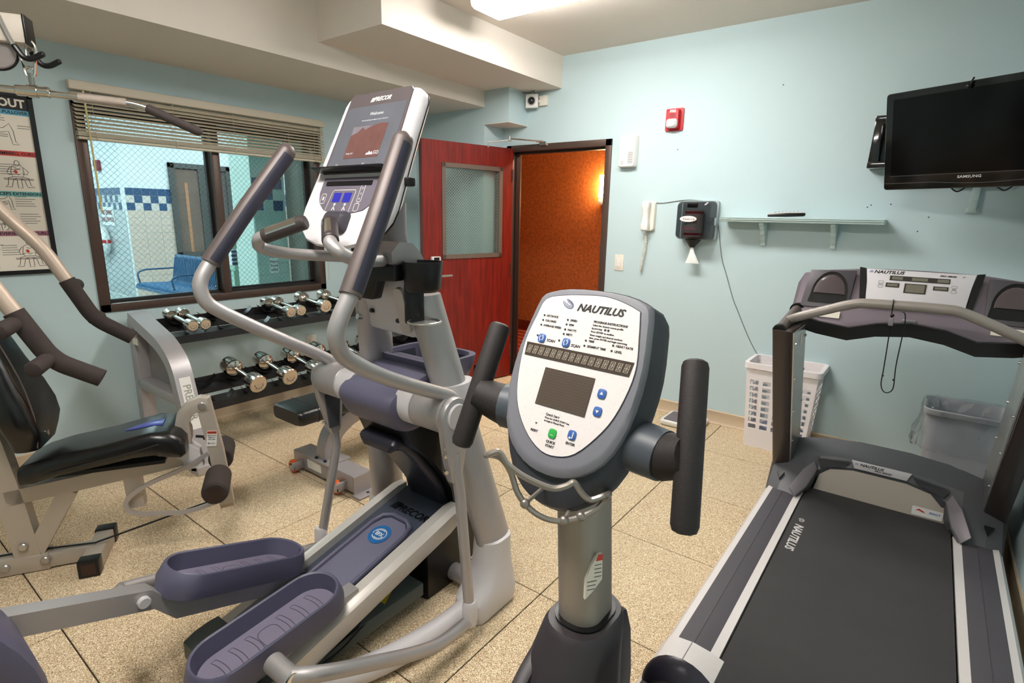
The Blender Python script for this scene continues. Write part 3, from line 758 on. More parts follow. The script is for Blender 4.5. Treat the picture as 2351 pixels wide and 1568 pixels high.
poster('exercise_poster', 'black framed dumbbell workout poster left of the window', .30, .945, 1.105, 2.035,
       [('DUMBBELL PULLOVER', ('cyan', (92, 170, 200)), .205, [('lie', .30, .10, .12), ('lie', .22, .0, .16)]),
        ('DUMBBELL CURL', ('red', (206, 66, 60)), .205, [('sit', .33, .0, .17), ('sit', .16, .015, .15), ('lie', .56, .02, .18)]),
        ('OVERHEAD TRICEPS EXTENSION', ('teal', (120, 190, 190)), .205, [('lie', .23, .09, .11), ('bend', .22, .0, .11), ('lie', .52, .05, .2)]),
        ('DUMBBELL REVERSE WRIST CURL', ('plum', (176, 110, 130)), .205, [('sit', .17, .01, .155), ('sit', .36, .01, .15), ('bend', .58, .01, .2)])], 'WORKOUT', 3)
poster('stretching_poster', 'black framed white exercise poster right of the window behind the elliptical', 2.93, 3.43, .98, 1.90,
       [('SHOULDERS', ('ltblue', (120, 150, 190)), .30, [('sit', .18, .05, .15), ('sit', .40, .05, .15)]), ('ARMS', ('navy', (70, 120, 160)), .30, [('sit', .16, .03, .15), ('sit', .40, .05, .15)]),
        ('LEGS', ('steel', (66, 130, 170)), .28, [('bend', .16, .03, .15), ('sit', .33, .05, .15)])], None, 5)
# ---------------------------------------------------------------- fire alarm
p = Pl((-1.582, YB, 2.14), (1, 0, 0), (0, 0, 1))
RP = mat('alarm_red', (182, 28, 38), .35)
t = thing('fire_alarm', 'red fire alarm with clear strobe high on the teal wall', 'fire alarm', (-1.582, YB, 2.07))
part('back_plate', p.rect(-.063, .063, -.074, .074, 0, .014, r=.008), RP, t)
part('horn_box', MB().loft([[p.p(a, b, d) for a, b in rrect(w, h, .008, 3)] for w, h, d in ((.088, .128, .014), (.084, .124, .045), (.074, .112, .05))]), RP, t)
part('lettering', texts(p, [('FIRE', .024, 0, .05, {'bold': .03})], .051), WHITE, t)
mb = MB()
for k in range(5): p.rect(-.02, .02, .008+k*.006, .0105+k*.006, .05, .0508, mb)
part('grille', mb, mat('dark_red', (90, 14, 20), .5), t)
part('strobe', MB().loft([[p.p(a, b-.03, d) for a, b in rrect(w, h, .018, 4)] for w, h, d in ((.076, .06, .048), (.074, .058, .066), (.056, .042, .078))]), mat('clear_strobe', (226, 222, 220), .06, spec=.9, vary=.4, vscale=90), t)
# ---------------------------------------------------------------- door chime box
p = Pl((-1.912, YB, 1.945), (1, 0, 0), (0, 0, 1))
t = thing('wall_speaker', 'white plastic wall speaker box beside the door frame', 'speaker', (-1.912, YB, 1.83))
part('body', MB().loft([[p.p(a, b, d) for a, b in rrect(w, h, .012, 3)] for w, h, d in ((.135, .225, 0), (.135, .225, .04), (.118, .215, .055))]), WHITE, t)
mb = MB()
for k in range(11): p.rect(.012, .052, -.088+k*.0075, -.085+k*.0075, .0545, .0556, mb)
part('grille', mb, GREYINK, t)
part('lettering', texts(p, [('SAFE', .012, -.033, -.075), ('TALK', .012, -.033, -.089)], .0552), INK, t)
# ---------------------------------------------------------------- light switch, wall outlet
p = Pl((-1.942, YB, 1.123), (1, 0, 0), (0, 0, 1))
t = thing('light_switch', 'white rocker light switch below the phone beside the door', 'light switch', (-1.942, YB, 1.06))
part('plate', p.rect(-.038, .038, -.062, .062, 0, .006, bev=.002), CREAM, t)
part('rocker', p.rect(-.017, .017, -.034, .034, .005, .011, bev=.002), WHITE, t)
part('screw', p.disc(0, .049, .003, .005, .007, p.disc(0, -.049, .003, .005, .007)), STEEL, t)
p = Pl((XA, 2.503, .43), (0, 1, 0), (0, 0, 1))
t = thing('wall_outlet', 'beige outlet plate on the wall under the dumbbell rack', 'outlet', (XA, 2.5, .38))
part('plate', p.rect(-.045, .045, -.06, .06, 0, .006, bev=.002), CREAM, t)
part('socket', p.rect(-.017, .017, .008, .036, .006, .009, p.rect(-.017, .017, -.036, -.008, .006, .009)), WHITE, t)
# ---------------------------------------------------------------- telephone
p = Pl((-1.718, YB, 1.48), (1, 0, 0), (0, 0, 1))
t = thing('telephone', 'white wall telephone with hanging coiled cord', 'telephone', (-1.718, YB, 1.37))
part('base', MB().loft([[p.p(.008+a, b, d) for a, b in rrect(w, h, .02, 4)] for w, h, d in ((.082, .215, 0), (.082, .215, .022), (.074, .205, .03))]), CREAM, t)
hs = []
for z, w, d in ((-.108, .05, .045), (-.10, .06, .062), (-.07, .062, .068), (-.045, .052, .060), (0, .048, .056), (.045, .052, .060), (.07, .062, .068), (.098, .06, .062), (.106, .05, .045)):
    hs.append([p.p(-.010+a, z, .03+d/2-.01+b) for a, b in rrect(w, d*.75, .015, 3)])
part('handset', MB().loft(hs), WHITE, t)
coil = []
for k in range(260):
    f = k/259; ang = f*26*2*math.pi
    sway = .008*math.sin(f*5); r = .009*(1 if .04 < f < .96 else .3)
    coil.append(p.p(-.012+sway+.012*f*(-1)+r*math.cos(ang), -.115-.295*f, .03+r*math.sin(ang)))
part('coiled_cord', MB().tube(coil, .0026, n=5), CREAM, t)
# cable along the wall down to the basket
cb = part('phone_cable', MB().tube(catmull([(-1.70, YB-.008, 1.578), (-1.62, YB-.004, 1.574), (-1.52, YB-.004, 1.588), (-1.40, YB-.003, 1.595), (-1.25, YB-.004, 1.56), (-1.205, YB-.004, 1.40), (-1.185, YB-.004, 1.30), (-1.16, YB-.004, 1.19), (-1.122, YB-.004, 1.094), (-1.06, YB-.004, .93), (-1.02, YB-.004, .85), (-.943, YB-.004, .70), (-.89, YB-.004, .61), (-.845, YB-.004, .55)], 5), .0028, n=6), mat('grey_cable', (120, 124, 124), .6), loc=(-1.7, YB, .55),
          label='thin grey cable running down the teal wall to the laundry basket', cat='cable')
# ---------------------------------------------------------------- wipes dispenser
p = Pl((-1.345, YB, 1.455), (1, 0, 0), (0, 0, 1))
t = thing('wipe_dispenser', 'smoky black wall dispenser with a white wipe hanging out', 'dispenser', (-1.345, YB, 1.3))
part('back', p.rect(-.115, .135, -.13, .135, 0, .03, r=.02), mat('grey_back', (168, 184, 188), .45), t)
SMOKE = glassy('smoked_plastic', (150, 150, 152), rough=.04, refl=1.0)
cov = part('cover', MB().loft([[p.p(a*1, b, d) for a, b in rrect(w, h, .03, 5)] for w, h, d in ((.245, .265, .03), (.24, .26, .11), (.225, .245, .14), (.19, .21, .15))], cap=False).face([p.p(a, b, .15) for a, b in rrect(.19, .21, .03, 5)]), SMOKE, t)
roll = part('wipe_roll', MB().cyl(p.p(-.012, -.11, .082), p.p(-.012, .07, .082), .062, n=28), mat('roll_wrap', (196, 184, 178), .3), t)
mb = MB()
for z in (.045, -.10): mb.cyl(p.p(-.012, z, .082), p.p(-.012, z+.016, .082), .0628, n=28)
part('red_stripe', mb, mat('wrap_red', (166, 34, 50), .4), roll)
pb = Pl(p.p(-.012, -.01, .1535), p.r, p.u)
part('badge', MB().loft([[pb.p(-.015+a, .02+b, d) for a, b in ell(.058, .02, 28)] for d in (-.004, .001)]), WHITE, t)
part('badge_lettering', texts(pb, [('Kleen-Up', .022, -.01, .019, {'shear': .2}), ('Kleen-Up', .024, -.012, -.046, {'shear': .2, 'rot': 180})], .0015), mat('wine_ink', (110, 30, 50), .5), t)
part('top_vent', p.rect(-.045, .025, .085, .115, .128, .142, bev=.004), BLACK, t)
part('nozzle', MB().loft([[p.p(-.012+a, z, .07+b) for a, b in ell(r, r*.9, 20)] for r, z in ((.06, -.13), (.03, -.165), (.016, -.185))]), BLACK, t)
part('wipe', MB().loft([[p.p(-.012+dx+a, z, .07+b) for a, b in ell(w, d, 14)] for w, d, z, dx in ((.010, .010, -.18, 0), (.018, .012, -.22, .004), (.034, .012, -.26, .008), (.05, .008, -.295, .01))]), mat('white_wipe', (235, 238, 236), .8), t)
part('latch', p.rect(.128, .142, -.03, .02, .05, .08, bev=.003), mat('grey_back', (168, 184, 188), .45), t)
# ---------------------------------------------------------------- wall shelf and remote
SP = mat('teal_shelf_paint', (192, 214, 214), .4)
t = thing('wall_shelf', 'teal painted wooden wall shelf on two scrolled brackets', 'shelf', (-.70, YB, 1.3))
prof = [(0, 0), (.15, 0), (.158, .004), (.158, .009), (.163, .012), (.166, .017), (.163, .022), (.170, .0255), (.170, .030), (0, .030)]
part('board', MB().loft([[V((x, YB-a, 1.452+z)) for a, z in prof] for x in (-1.155, -.245)]), SP, t)
for x in (-.905, -.50):
    pts = [(0, 0), (.13, 0), (.13, -.018), (.11, -.024), (.10, -.04), (.075, -.055), (.07, -.075), (.045, -.09), (.04, -.115), (.02, -.13), (.018, -.15), (0, -.155)]
    part('bracket', MB().prism([V((x-.014, YB-a, 1.452+z)) for a, z in pts], (.028, 0, 0), bev=.003), SP, t)
t = thing('remote_control', 'slim silver and black remote control lying on the wall shelf', 'remote control', (-.77, YB-.1, 1.482))
a, b = V((-.875, YB-.11, 1.488)), V((-.665, YB-.075, 1.498))
ax = (b-a).normalized(); sd = ax.cross(V((0, 0, 1))).normalized(); u_ = sd.cross(ax)
def rsec(f, w, h, dz): return [a+ax*((b-a).length*f)+sd*x+u_*(y+dz) for x, y in rrect(w, h, h*.45, 3)]
part('body', MB().loft([rsec(0, .035, .010, .006), rsec(.04, .045, .018, .008), rsec(.5, .05, .026, .009), rsec(.95, .045, .024, .008), rsec(1, .03, .012, .008)]), BLACK, t)
part('face', MB().loft([rsec(.01, .044, .010, .017), rsec(.5, .046, .010, .022), rsec(.97, .040, .010, .019)]), LSILVER, t)
mb = MB()
for i in range(7):
    for j in (-1, 0, 1): 
        q = a+ax*((b-a).length*(.2+.1*i))+sd*(j*.011)+u_*.0275
        mb.box(q.x-.004, q.x+.004, q.y-.003, q.y+.003, q.z-.002, q.z+.001)
part('button', mb, GREYINK, t)
# ---------------------------------------------------------------- security camera on the corner chase
p = Pl((-2.768, YB-.075, 2.37), (.94, .34, 0), (0, 0, 1))
t = thing('security_camera', 'small white box camera under the soffit with a cable', 'camera', (-2.75, YB, 2.33))
part('body', p.rect(-.05, .05, -.052, .052, -.03, 0, bev=.004), WHITE, t)
part('dome', MB().ball(p.p(0, 0, .002), .03, .03, .03), mat('dark_dome', (20, 20, 24), .05, spec=.9), t)
part('bezel', MB().torus(p.p(0, 0, .002), p.n, .032, .005, 24, 8), LSILVER, t)
part('wall_mount', MB().box(-2.725, -2.655, YB-.03, YB, 2.335, 2.41, bev=.003), CREAM, t)
part('mount_arm', MB().tube([p.p(0, 0, -.03), (-2.70, YB-.02, 2.37)], .008, n=8), WHITE, t)
part('cable', MB().tube(catmull([p.p(.02, .05, -.02), (-2.765, YB-.06, 2.447), (-2.80, YB-.05, 2.44), (-2.852, YB-.09, 2.435)], 6), .003, n=6), GREYINK, t)
# ---------------------------------------------------------------- television on its wall arm
t = thing('television', 'black flat television tilted on a wall arm', 'television', (.05, YB-.1, 1.6))
tl = math.radians(13); rg = V((.9065, -.4222, 0)); upv = V((-.4222*math.sin(tl), -.9065*math.sin(tl), math.cos(tl)))
p = Pl(V((-.264, 3.65, 1.635)), rg, upv)
TW_, TH = .775, .478
GB = mat('gloss_black', (8, 8, 9), .08, spec=.6, coat=.5)
part('cabinet', MB().loft([[p.p(TW_/2+a, TH/2+b, d) for a, b in rrect(w, h, .015, 4)] for w, h, d in ((TW_*.7, TH*.7, -.075), (TW_-.04, TH-.04, -.05), (TW_, TH, -.035), (TW_, TH, -.004), (TW_-.006, TH-.006, 0))]), GB, t)
part('screen', p.rect(.035, TW_-.035, .075, TH-.03, 0, .0008), mat('off_screen', (3, 3, 4), .12, spec=.35), t)
wave = [(0.0, .034)]+[(x*TW_/20, .034+(-.010*math.sin(max(0, min(1, (x-6)/10))*math.pi) if 6 <= x <= 16 else 0)) for x in range(1, 20)]+[(TW_, .034)]
part('lower_trim', p.strip(wave, .002, 0, .0012), mat('trim_line', (90, 90, 92), .3), t)
part('lower_bezel', p.rect(.03, TW_-.03, .0695, .0708, 0, .0012), mat('trim_line', (90, 90, 92), .3), t)
part('lettering', texts(p, [('SAMSUNG', .017, TW_*.5, .054, {'bold': .02, 'sx': 1.25})], .0012), mat('silver_print', (190, 190, 190), .4), t)
part('power_light', p.disc(TW_*.505, .043, .0012, 0, .0015), lamp('red_led', (220, 50, 40), 1.5), t)
hk = MB().tube(catmull([p.p(.375, TH+.012, .0), p.p(.372, TH-.004, .012), p.p(.365, TH-.02, .012)], 5), .004, n=6); hk.ball(p.p(.362, TH-.022, .014), .011)
part('sensor_knob', hk, BLACK, t)
part('arm', MB().box(.10, .17, 3.52, 3.94, 1.80, 1.86, bev=.004), BLACK, t)
part('wall_plate', MB().box(.03, .26, YB-.022, YB, 1.66, 1.98, bev=.003), BLACK, t)
mb = MB().box(.117, .152, YB-.016, YB, 1.53, 1.67, bev=.002); mb.cyl((.135, YB-.02, 1.60), (.135, YB-.014, 1.60), .011, n=14); mb.cyl((.137, YB-.02, 1.555), (.137, YB-.014, 1.555), .011, n=14); mb.box(.106, .162, YB-.012, YB, 1.525, 1.55, bev=.003)
part('lower_strap', mb, SP, t)
mb = MB().tube(catmull([(.02, 3.62, 1.645), (.05, 3.64, 1.625), (.08, 3.64, 1.645)], 5), .004, n=6); mb.tube(catmull([(.20, 3.62, 1.645), (.23, 3.66, 1.63), (.26, 3.66, 1.65)], 5), .004, n=6)
part('cable_loop', mb, BLACK, t)
t = thing('media_shelf_box', 'black wall bracket frame half hidden behind the television', 'bracket', (-.30, YB, 1.75))
mb = MB(); mb.prism([V((-.372, YB-.02, 1.775)), V((-.20, YB-.02, 1.775)), V((-.19, YB-.02, 2.03)), V((-.355, YB-.02, 2.045))], (0, -.012, 0))
part('back_panel', MB().box(-.30, -.20, YB-.02, YB, 1.78, 2.03), GB, t)
mb = MB(); mb.prism([V((-.375, YB-.13, 1.77)), V((-.32, YB-.13, 1.77)), V((-.315, YB-.13, 2.04)), V((-.365, YB-.13, 2.04))], (0, .13, 0), bev=.003)
part('side_frame', mb, GB, t)
part('shelf_foot', MB().box(-.375, -.20, YB-.14, YB, 1.765, 1.80, bev=.004), GB, t); part('top_rail', MB().box(-.368, -.20, YB-.135, YB, 2.015, 2.045, bev=.004), GB, t)
# ---------------------------------------------------------------- laundry basket
t = thing('laundry_basket', 'tall white plastic laundry basket with rows of square holes', 'basket', (-.62, 3.80, 0))
LBM = mat('white_basket', (236, 230, 232), .45)
bx, by = -.645, 3.815
def bsec(z, inset=0.0):
    f = z/.56
    return .35+.07*f-2*inset, .24+.03*f-2*inset
hw0, rows_ = 9, 8
def wallgrid(face, n, holes_z0=.13, holes_z1=.47, t_=.004):
    """one side wall of the basket with real square holes"""
    mb = MB(); secs = []
    cols = 2*n+1; rws = 2*rows_+1
    def P(u, z, d):
        W, D = bsec(z); 
        if face == 'front': return V((bx+(u-.5)*W, by-D/2+d, z))
        if face == 'back': return V((bx+(u-.5)*W, by+D/2-d, z))
        if face == 'left': return V((bx-W/2+d, by+(u-.5)*D, z))
        return V((bx+W/2-d, by+(u-.5)*D, z))
    us = [0]; 
    hwid = .62/n/ (1.0); gap = (1-.62)/(n+1)
    for i in range(n):
        a = gap+i*(hwid+gap); us += [a, a+hwid]
    us += [1]
    zs = [0.0]; hh = (holes_z1-holes_z0)/rows_
    for r in range(rows_): zs += [holes_z0+r*hh, holes_z0+r*hh+hh*.68]
    zs += [.555]
    for d in (0, t_):
        for i in range(len(us)-1):
            for j in range(len(zs)-1):
                if i % 2 == 1 and j % 2 == 1: continue
                mb.face([P(us[i], zs[j], d), P(us[i+1], zs[j], d), P(us[i+1], zs[j+1], d), P(us[i], zs[j+1], d)])
    for i in range(1, len(us)-1, 2):
        for j in range(1, len(zs)-1, 2):
            q = [(us[i], zs[j]), (us[i+1], zs[j]), (us[i+1], zs[j+1]), (us[i], zs[j+1])]
            for k in range(4):
                a, b = q[k], q[(k+1) % 4]; mb.face([P(*a, 0), P(*b, 0), P(*b, t_), P(*a, t_)])
    return mb
for fc, n in (('front', 5), ('back', 5), ('left', 3), ('right', 3)): part('side_panel', wallgrid(fc, n), LBM, t, smooth=0)
mb = MB(); Wt, Dt = bsec(.56)
outer = [(a, b) for a, b in rrect(Wt+.03, Dt+.03, .035, 5)]; inner = [(a, b) for a, b in rrect(Wt-.012, Dt-.012, .025, 5)]
mb.loft([[V((bx+a, by+b, z)) for a, b in s] for s, z in ((inner, .535), (outer, .535), (outer, .565), (outer, .57), (inner, .57))], closed=True)
part('rim', mb, LBM, t)
part('bottom', MB().box(bx-.172, bx+.172, by-.117, by+.117, .004, .012), LBM, t)
part('crumpled_cloth', MB().ball((bx+.02, by, .10), .14, .09, .09, 14, 8), mat('navy_white_cloth', (150, 156, 180), .95, vary=.5, vscale=30), t)
# ---------------------------------------------------------------- bathroom scale
t = thing('bathroom_scale', 'white bathroom scale with grey mat by the wall', 'scale', (-1.27, 3.80, 0))
part('body', MB().loft([[V((-1.265+a, 3.80+b, z)) for a, b in rrect(w, d, .025, 4)] for w, d, z in ((.27, .235, .006), (.285, .25, .018), (.285, .25, .036), (.275, .24, .042))]), WHITE, t)
part('mat', MB().loft([[V((-1.265+a, 3.80+b, z)) for a, b in rrect(.245, .21, .015, 4)] for z in (.042, .0435)]), mat('scale_mat', (112, 106, 110), .7), t)
part('base', MB().loft([[V((-1.265+a, 3.80+b, z)) for a, b in rrect(.25, .215, .02, 4)] for z in (.0, .008)]), GREYPL, t)
part('slot', MB().box(-1.24, -1.20, 3.672, 3.676, .012, .018), BLACK, t)
# ---------------------------------------------------------------- waste bin with bag
t = thing('waste_bin', 'grey plastic waste bin lined with a clear bag in the corner', 'waste bin', (.27, 3.66, 0))
BIN = mat('grey_bin', (168, 170, 174), .45)
cx_, cy_ = .27, 3.64
def bins(z, w, d, r=.05): return [V((cx_+a, cy_+b, z)) for a, b in rrect(w, d, r, 5)]
part('body', MB().loft([bins(0.0, .27, .20), bins(.005, .28, .21), bins(.49, .345, .27), bins(.495, .37, .295), bins(.52, .375, .30), bins(.525, .365, .29), bins(.50, .345, .27), bins(.02, .27, .20)], cap=True), BIN, t)
rb = random.Random(4)
BAGM = glassy('clear_bag', (250, 251, 252), rough=.10, refl=2.6)
secs = []
ang = [2*math.pi*k/64 for k in range(64)]
for z, s, j in ((.30, 1.02, .012), (.31, 1.07, .010), (.36, 1.05, .012), (.42, 1.045, .012), (.48, 1.03, .010), (.515, 1.02, .006), (.533, 1.0, .006), (.535, .95, .008), (.50, .90, .010), (.40, .82, .012)):
    sec = []
    for k, a_ in enumerate(ang):
        w, d = .375*s, .30*s
        x = (abs(math.cos(a_))**.45)*(1 if math.cos(a_) >= 0 else -1)*w/2; y = (abs(math.sin(a_))**.45)*(1 if math.sin(a_) >= 0 else -1)*d/2
        fo = j*(math.sin(k*2.4+z*40)+.6*math.sin(k*5.1+z*23)+rb.uniform(-.5, .5))*.5
        if z < .40 and s > 1 and 20 < k < 36: fo += .02
        L = math.hypot(x, y); sec.append(V((cx_+x*(1+fo/L), cy_+y*(1+fo/L), z+(rb.uniform(-.012, .012) if z < .32 else rb.uniform(-.004, .004)))))
    secs.append(sec)
part('bag', MB().loft(secs, cap=False), BAGM, t, smooth=60)
# small marks on the wall: screw holes with no fixing left in them
mb = MB()
for x, z in ((-.335, 1.565), (-.352, 1.553), (-.238, 1.57), (-.9, 2.29), (-.05, 1.50), (-.09, 1.42), (-1.545, 1.94)): 
    mb.cyl((x, YB-.0012, z), (x, YB+.001, z), .004, n=8)
part('screw_hole', mb, mat('hole_dark', (60, 80, 80), .9), wall_back)
# ---------------------------------------------------------------- elliptical trainer
EX = -1.50
def E(h, y, z): return V((EX+h, y, z))
el = thing('elliptical_trainer', 'silver and navy elliptical trainer with screen console and moving arms', 'elliptical trainer', (EX, .75, 0))
# feet, legs
for s in (1, -1):
    secs = [[E(s*cx0+a, cy0+b, z) for a, b in rrect(w, d, r, 5)] for cx0, cy0, w, d, r, z in
            ((.325, 1.425, .13, .235, .04, .004), (.325, 1.425, .145, .25, .05, .03), (.325, 1.43, .145, .25, .055, .075), (.32, 1.45, .135, .21, .055, .11), (.315, 1.47, .13, .17, .055, .145), (.31, 1.48, .123, .155, .055, .19), (.306, 1.487, .118, .15, .055, .265), (.305, 1.488, .108, .14, .05, .268))]
    ft = part('front_foot', MB().loft(secs), LSILVER, el)
    part('foot_pad', MB().loft([[E(s*.325+a, 1.42+b, z) for a, b in rrect(.12, .22, .04, 4)] for z in (0, .006)]), BLACKM, ft)
    A, B = V((s*.307, 1.491, .25)), V((s*.135, 1.305, 1.20))
    secs = []
    for k in range(9):
        f = k/8; c = A.lerp(B, f)
        secs.append([E(c.x+a, c.y+b, c.z) for a, b in ell(.050, .082-.012*f, 20)])
    part('upright_leg', MB().loft(secs), SILVER, el)
    part('leg_collar', MB().loft([[E(s*h+a, y+b, z) for a, b in ell(.056*q, .09*q, 20)] for h, y, z, q in ((.215, 1.40, .83, .95), (.208, 1.39, .85, 1.06), (.20, 1.38, .885, 1.0))]), LSILVER, el)
# console panel between the legs
pn = part('front_panel', MB().prism([E(-.10, 1.205, 1.325), E(.105, 1.205, 1.325), E(.165, 1.275, 1.10), E(.10, 1.285, 1.045), E(-.12, 1.285, 1.055), E(-.155, 1.28, 1.10)], (0, .035, -.006), bev=.008), LSILVER, el)
sp_ = Pl(E(.13, 1.232, 1.155), (.99, .1, 0), (-.12, .25, -.95))
mb = MB().loft([[sp_.p(a, b, d) for a, b in rrect(.042, .165, .02, 4)] for d in (-.022, -.006)])
st = part('strap_plate', mb, SILVER, el)
part('bolt', MB().cyl(E(.145, 1.235, 1.21), E(.145, 1.215, 1.215), .009, n=12).cyl(E(.118, 1.262, 1.10), E(.118, 1.24, 1.105), .009, n=12), CHROME, st)
part('bolt', MB().cyl(E(-.145, 1.27, 1.09), E(-.147, 1.245, 1.095), .011, n=12), CHROME, el)
mb = MB()
for h, z in ((-.085, 1.12), (.055, 1.10)): mb.cyl(E(h, 1.277, z), E(h, 1.258, z+.003), .008, n=10)
part('slot_hole', mb, BLACK, el)
part('neck', MB().loft([[E(a, y+b, z) for a, b in rrect(w, d, .03, 5)] for w, d, y, z in ((.18, .08, 1.29, 1.22), (.15, .09, 1.285, 1.32), (.14, .08, 1.275, 1.40), (.14, .07, 1.28, 1.50))]), GREYPL, el)
part('saddle_cover', MB().loft([[E(.055+a, y, z) for a, y, z in ((x, 1.165, 1.30), (x, 1.16, 1.345), (x, 1.195, 1.378), (x, 1.25, 1.372), (x, 1.285, 1.34), (x, 1.30, 1.315), (x, 1.36, 1.31), (x, 1.36, 1.295), (x, 1.24, 1.29))] for x in (.0, .095)]), SILVER, el)
# cup holders
ch = part('cup_bracket', MB().prism([E(-.075, 1.205, 1.31), E(.16, 1.205, 1.31), E(.16, 1.205, 1.255), E(.07, 1.205, 1.25), E(.045, 1.205, 1.185), E(-.03, 1.205, 1.185), E(-.055, 1.205, 1.27)], (0, -.045, .0), bev=.008), BLACK, el)
cc = E(.205, 1.24, 0)
outer = [(.050, 1.222), (.058, 1.232), (.063, 1.29), (.066, 1.318)]
mb = MB().loft([[cc+V((r*math.cos(t), r*math.sin(t), z)) for t in [2*math.pi*k/28 for k in range(28)]] for r, z in [(.01, 1.222)]+outer+[(.062, 1.318), (.057, 1.26), (.050, 1.236), (.01, 1.234)]])
part('cup', mb, BLACK, ch)
part('cup_stem', MB().box(cc.x-.045, cc.x-.012, cc.y-.045, cc.y+.02, 1.115, 1.25, bev=.008), BLACK, ch)
mb = MB().torus(cc+V((.015, -.01, 1.125)), (0, 0, 1), .052, .0045, 28, 8); mb.lathe([(.012, 0), (.05, 0), (.05, .003), (.012, .003)], cc+V((.015, -.01, 1.120)), (0, 0, 1), n=28)
part('bottle_ring', mb, STEEL, ch)
# console head
cp = Pl(E(0, 1.15, 1.584), (1, 0, 0), (0, .4334, .9012))
def outline(k=0.0):
    half = [(.0, .302), (.10, .300), (.158, .296), (.178, .284), (.187, .262), (.193, .15), (.202, .03), (.210, -.06), (.2145, -.12), (.209, -.165), (.188, -.20), (.150, -.228), (.085, -.244), (0, -.248)]
    pts = [(max(0, a-k), b*(1-k*2.5)) for a, b in half]
    full = pts + [(-a, b) for a, b in pts[-2:0:-1]]
    return full[::-1]
WSH = mat('white_console_shell', (226, 222, 226), .35)
hd = part('console_shell', MB().loft([[cp.p(a, b if b > 0 else b*q, d) for a, b in outline(k)] for k, d, q in ((.06, -.072, .52), (.02, -.060, .64), (.006, -.045, .80), (0, -.030, .95), (0, -.012, 1), (.006, -.002, 1), (.016, 0.0, 1))]), WSH, el)
part('shell_seam', MB().loft([[cp.p(a*1.003, (b if b > 0 else b*.9)*1.003, d) for a, b in outline(.002)] for d in (-.041, -.038)]), BLACK, hd)
part('back_shell', MB().loft([[cp.p(a, b if b > 0 else b*.55, d) for a, b in outline(k)] for k, d in ((.09, -.088), (.05, -.078), (.042, -.068))]), mat('tan_back', (190, 158, 140), .5), hd)
bz = part('screen_bezel', cp.poly([(-.166, .002), (.156, .002), (.153, .15), (.146, .285), (.136, .296), (-.145, .296), (-.155, .285), (-.160, .15)], -.002, .004), mat('console_grey', (88, 80, 82), .45), hd)
scr = part('screen', cp.poly([(-.156, .010), (.148, .010), (.140, .245), (-.148, .245)], .004, .0048), mat('hazy_display', (94, 96, 104), .2, spec=.5, vary=.2, vscale=9, emit=(70, 76, 88), estr=.10), hd)  # grey base colour includes the reflection haze on the display
part('picture_sky', cp.rect(-.085, .085, .055, .17, .0049, .0052), mat('pic_sky', (118, 112, 120), .3, emit=(96, 88, 100), estr=.12), scr)
part('picture_mountain', cp.poly([(-.085, .055), (.085, .055), (.085, .172), (.05, .176), (.01, .168), (-.02, .155), (-.035, .166), (-.055, .148), (-.085, .138)], .0052, .0055), mat('pic_mountain', (102, 70, 66), .3, vary=.35, vscale=30, emit=(104, 62, 58), estr=.08), scr)
LTP = mat('pale_print', (206, 208, 212), .4, emit=(150, 155, 160), estr=.25)
part('screen_lettering', texts(cp, [('Welcome', .017, .01, .212, {'shear': .25}), ('Start by selecting a workout or press Quick Start', .0065, .012, .190), ('Today 3:47', .008, -.06, .072, {}), ('GO', .018, .073, .07, {})], .006), LTP, scr)
part('skyline_mark', cp.poly([(.025, .064), (.03, .072), (.034, .068), (.04, .078), (.045, .069), (.052, .075), (.058, .066), (.06, .064)], .0058, .0062), LTP, scr)
part('brand_lettering', texts(cp, [('PRECOR', .022, .012, .266, {'shear': .35, 'bold': .03})], .005), WHITE, hd)
mb = MB()
for k in range(3): cp.poly([(-.044+k*.006, .258), (-.0405+k*.006, .258), (-.0345+k*.006, .273), (-.038+k*.006, .273)], .004, .0055, mb)
part('brand_bars', mb, WHITE, hd)
tr = part('reading_ledge', MB().prism([cp.p(-.19, .012, .0), cp.p(.19, .012, .0), cp.p(.175, .004, .048), cp.p(-.175, .004, .048)], -cp.u*.005, bev=.002), BLACK, hd)
mb = MB()
for k in range(16):
    a = -.165+k*.022; mb.prism([cp.p(a, .0125, .004), cp.p(a+.002, .0125, .004), cp.p(a+.002-a*.06, .0055, .046), cp.p(a-a*.06, .0055, .046)], cp.u*.0012)
part('ledge_rib', mb, GREYPL, tr)
for a in (-.10, .035): part('ledge_clip', cp.poly([(a-.012, .012), (a+.012, .012), (a+.007, .034), (a-.007, .034)], .004, .010), GREYPL, tr)
kp = part('keypad', cp.poly([(-.148, -.012), (.148, -.012), (.148, -.066), (.134, -.10), (.10, -.124), (.045, -.134), (-.045, -.134), (-.10, -.124), (-.134, -.10), (-.148, -.066)], -.002, .003), mat('keypad_grey', (106, 100, 112), .45), hd)
part('display_strip', cp.rect(-.125, .105, -.040, -.026, .003, .006), BLACK, kp)
BL = lamp('blue_lcd', (84, 84, 226), .75)
for a in (-.047, .005): part('lcd', cp.rect(a-.019, a+.019, -.098, -.066, .003, .0042), BL, kp)
mb = MB()
cp.strip([(-.088, -.131), (-.078, -.062), (-.072, -.056), (.035, -.056), (.04, -.062), (.035, -.131)], .0018, 0, .0036, mb)
cp.strip([(-.118+a, -.086+b) for a, b in rrect(.024, .034, .006, 3)], .0018, 0, .0036, mb, closed=True)
cp.strip([(.068+a, -.068+b) for a, b in rrect(.02, .058, .006, 3)], .0018, 0, .0036, mb, closed=True)
cp.strip([(.066+a, -.115+b) for a, b in rrect(.022, .026, .006, 3)], .0018, 0, .0036, mb, closed=True)
texts(cp, [('II', .018, -.118, -.086, {'bold': .02}), ('x', .012, .068, -.05), ('c', .012, .068, -.068), ('v', .012, .068, -.086)], .0034, mb)
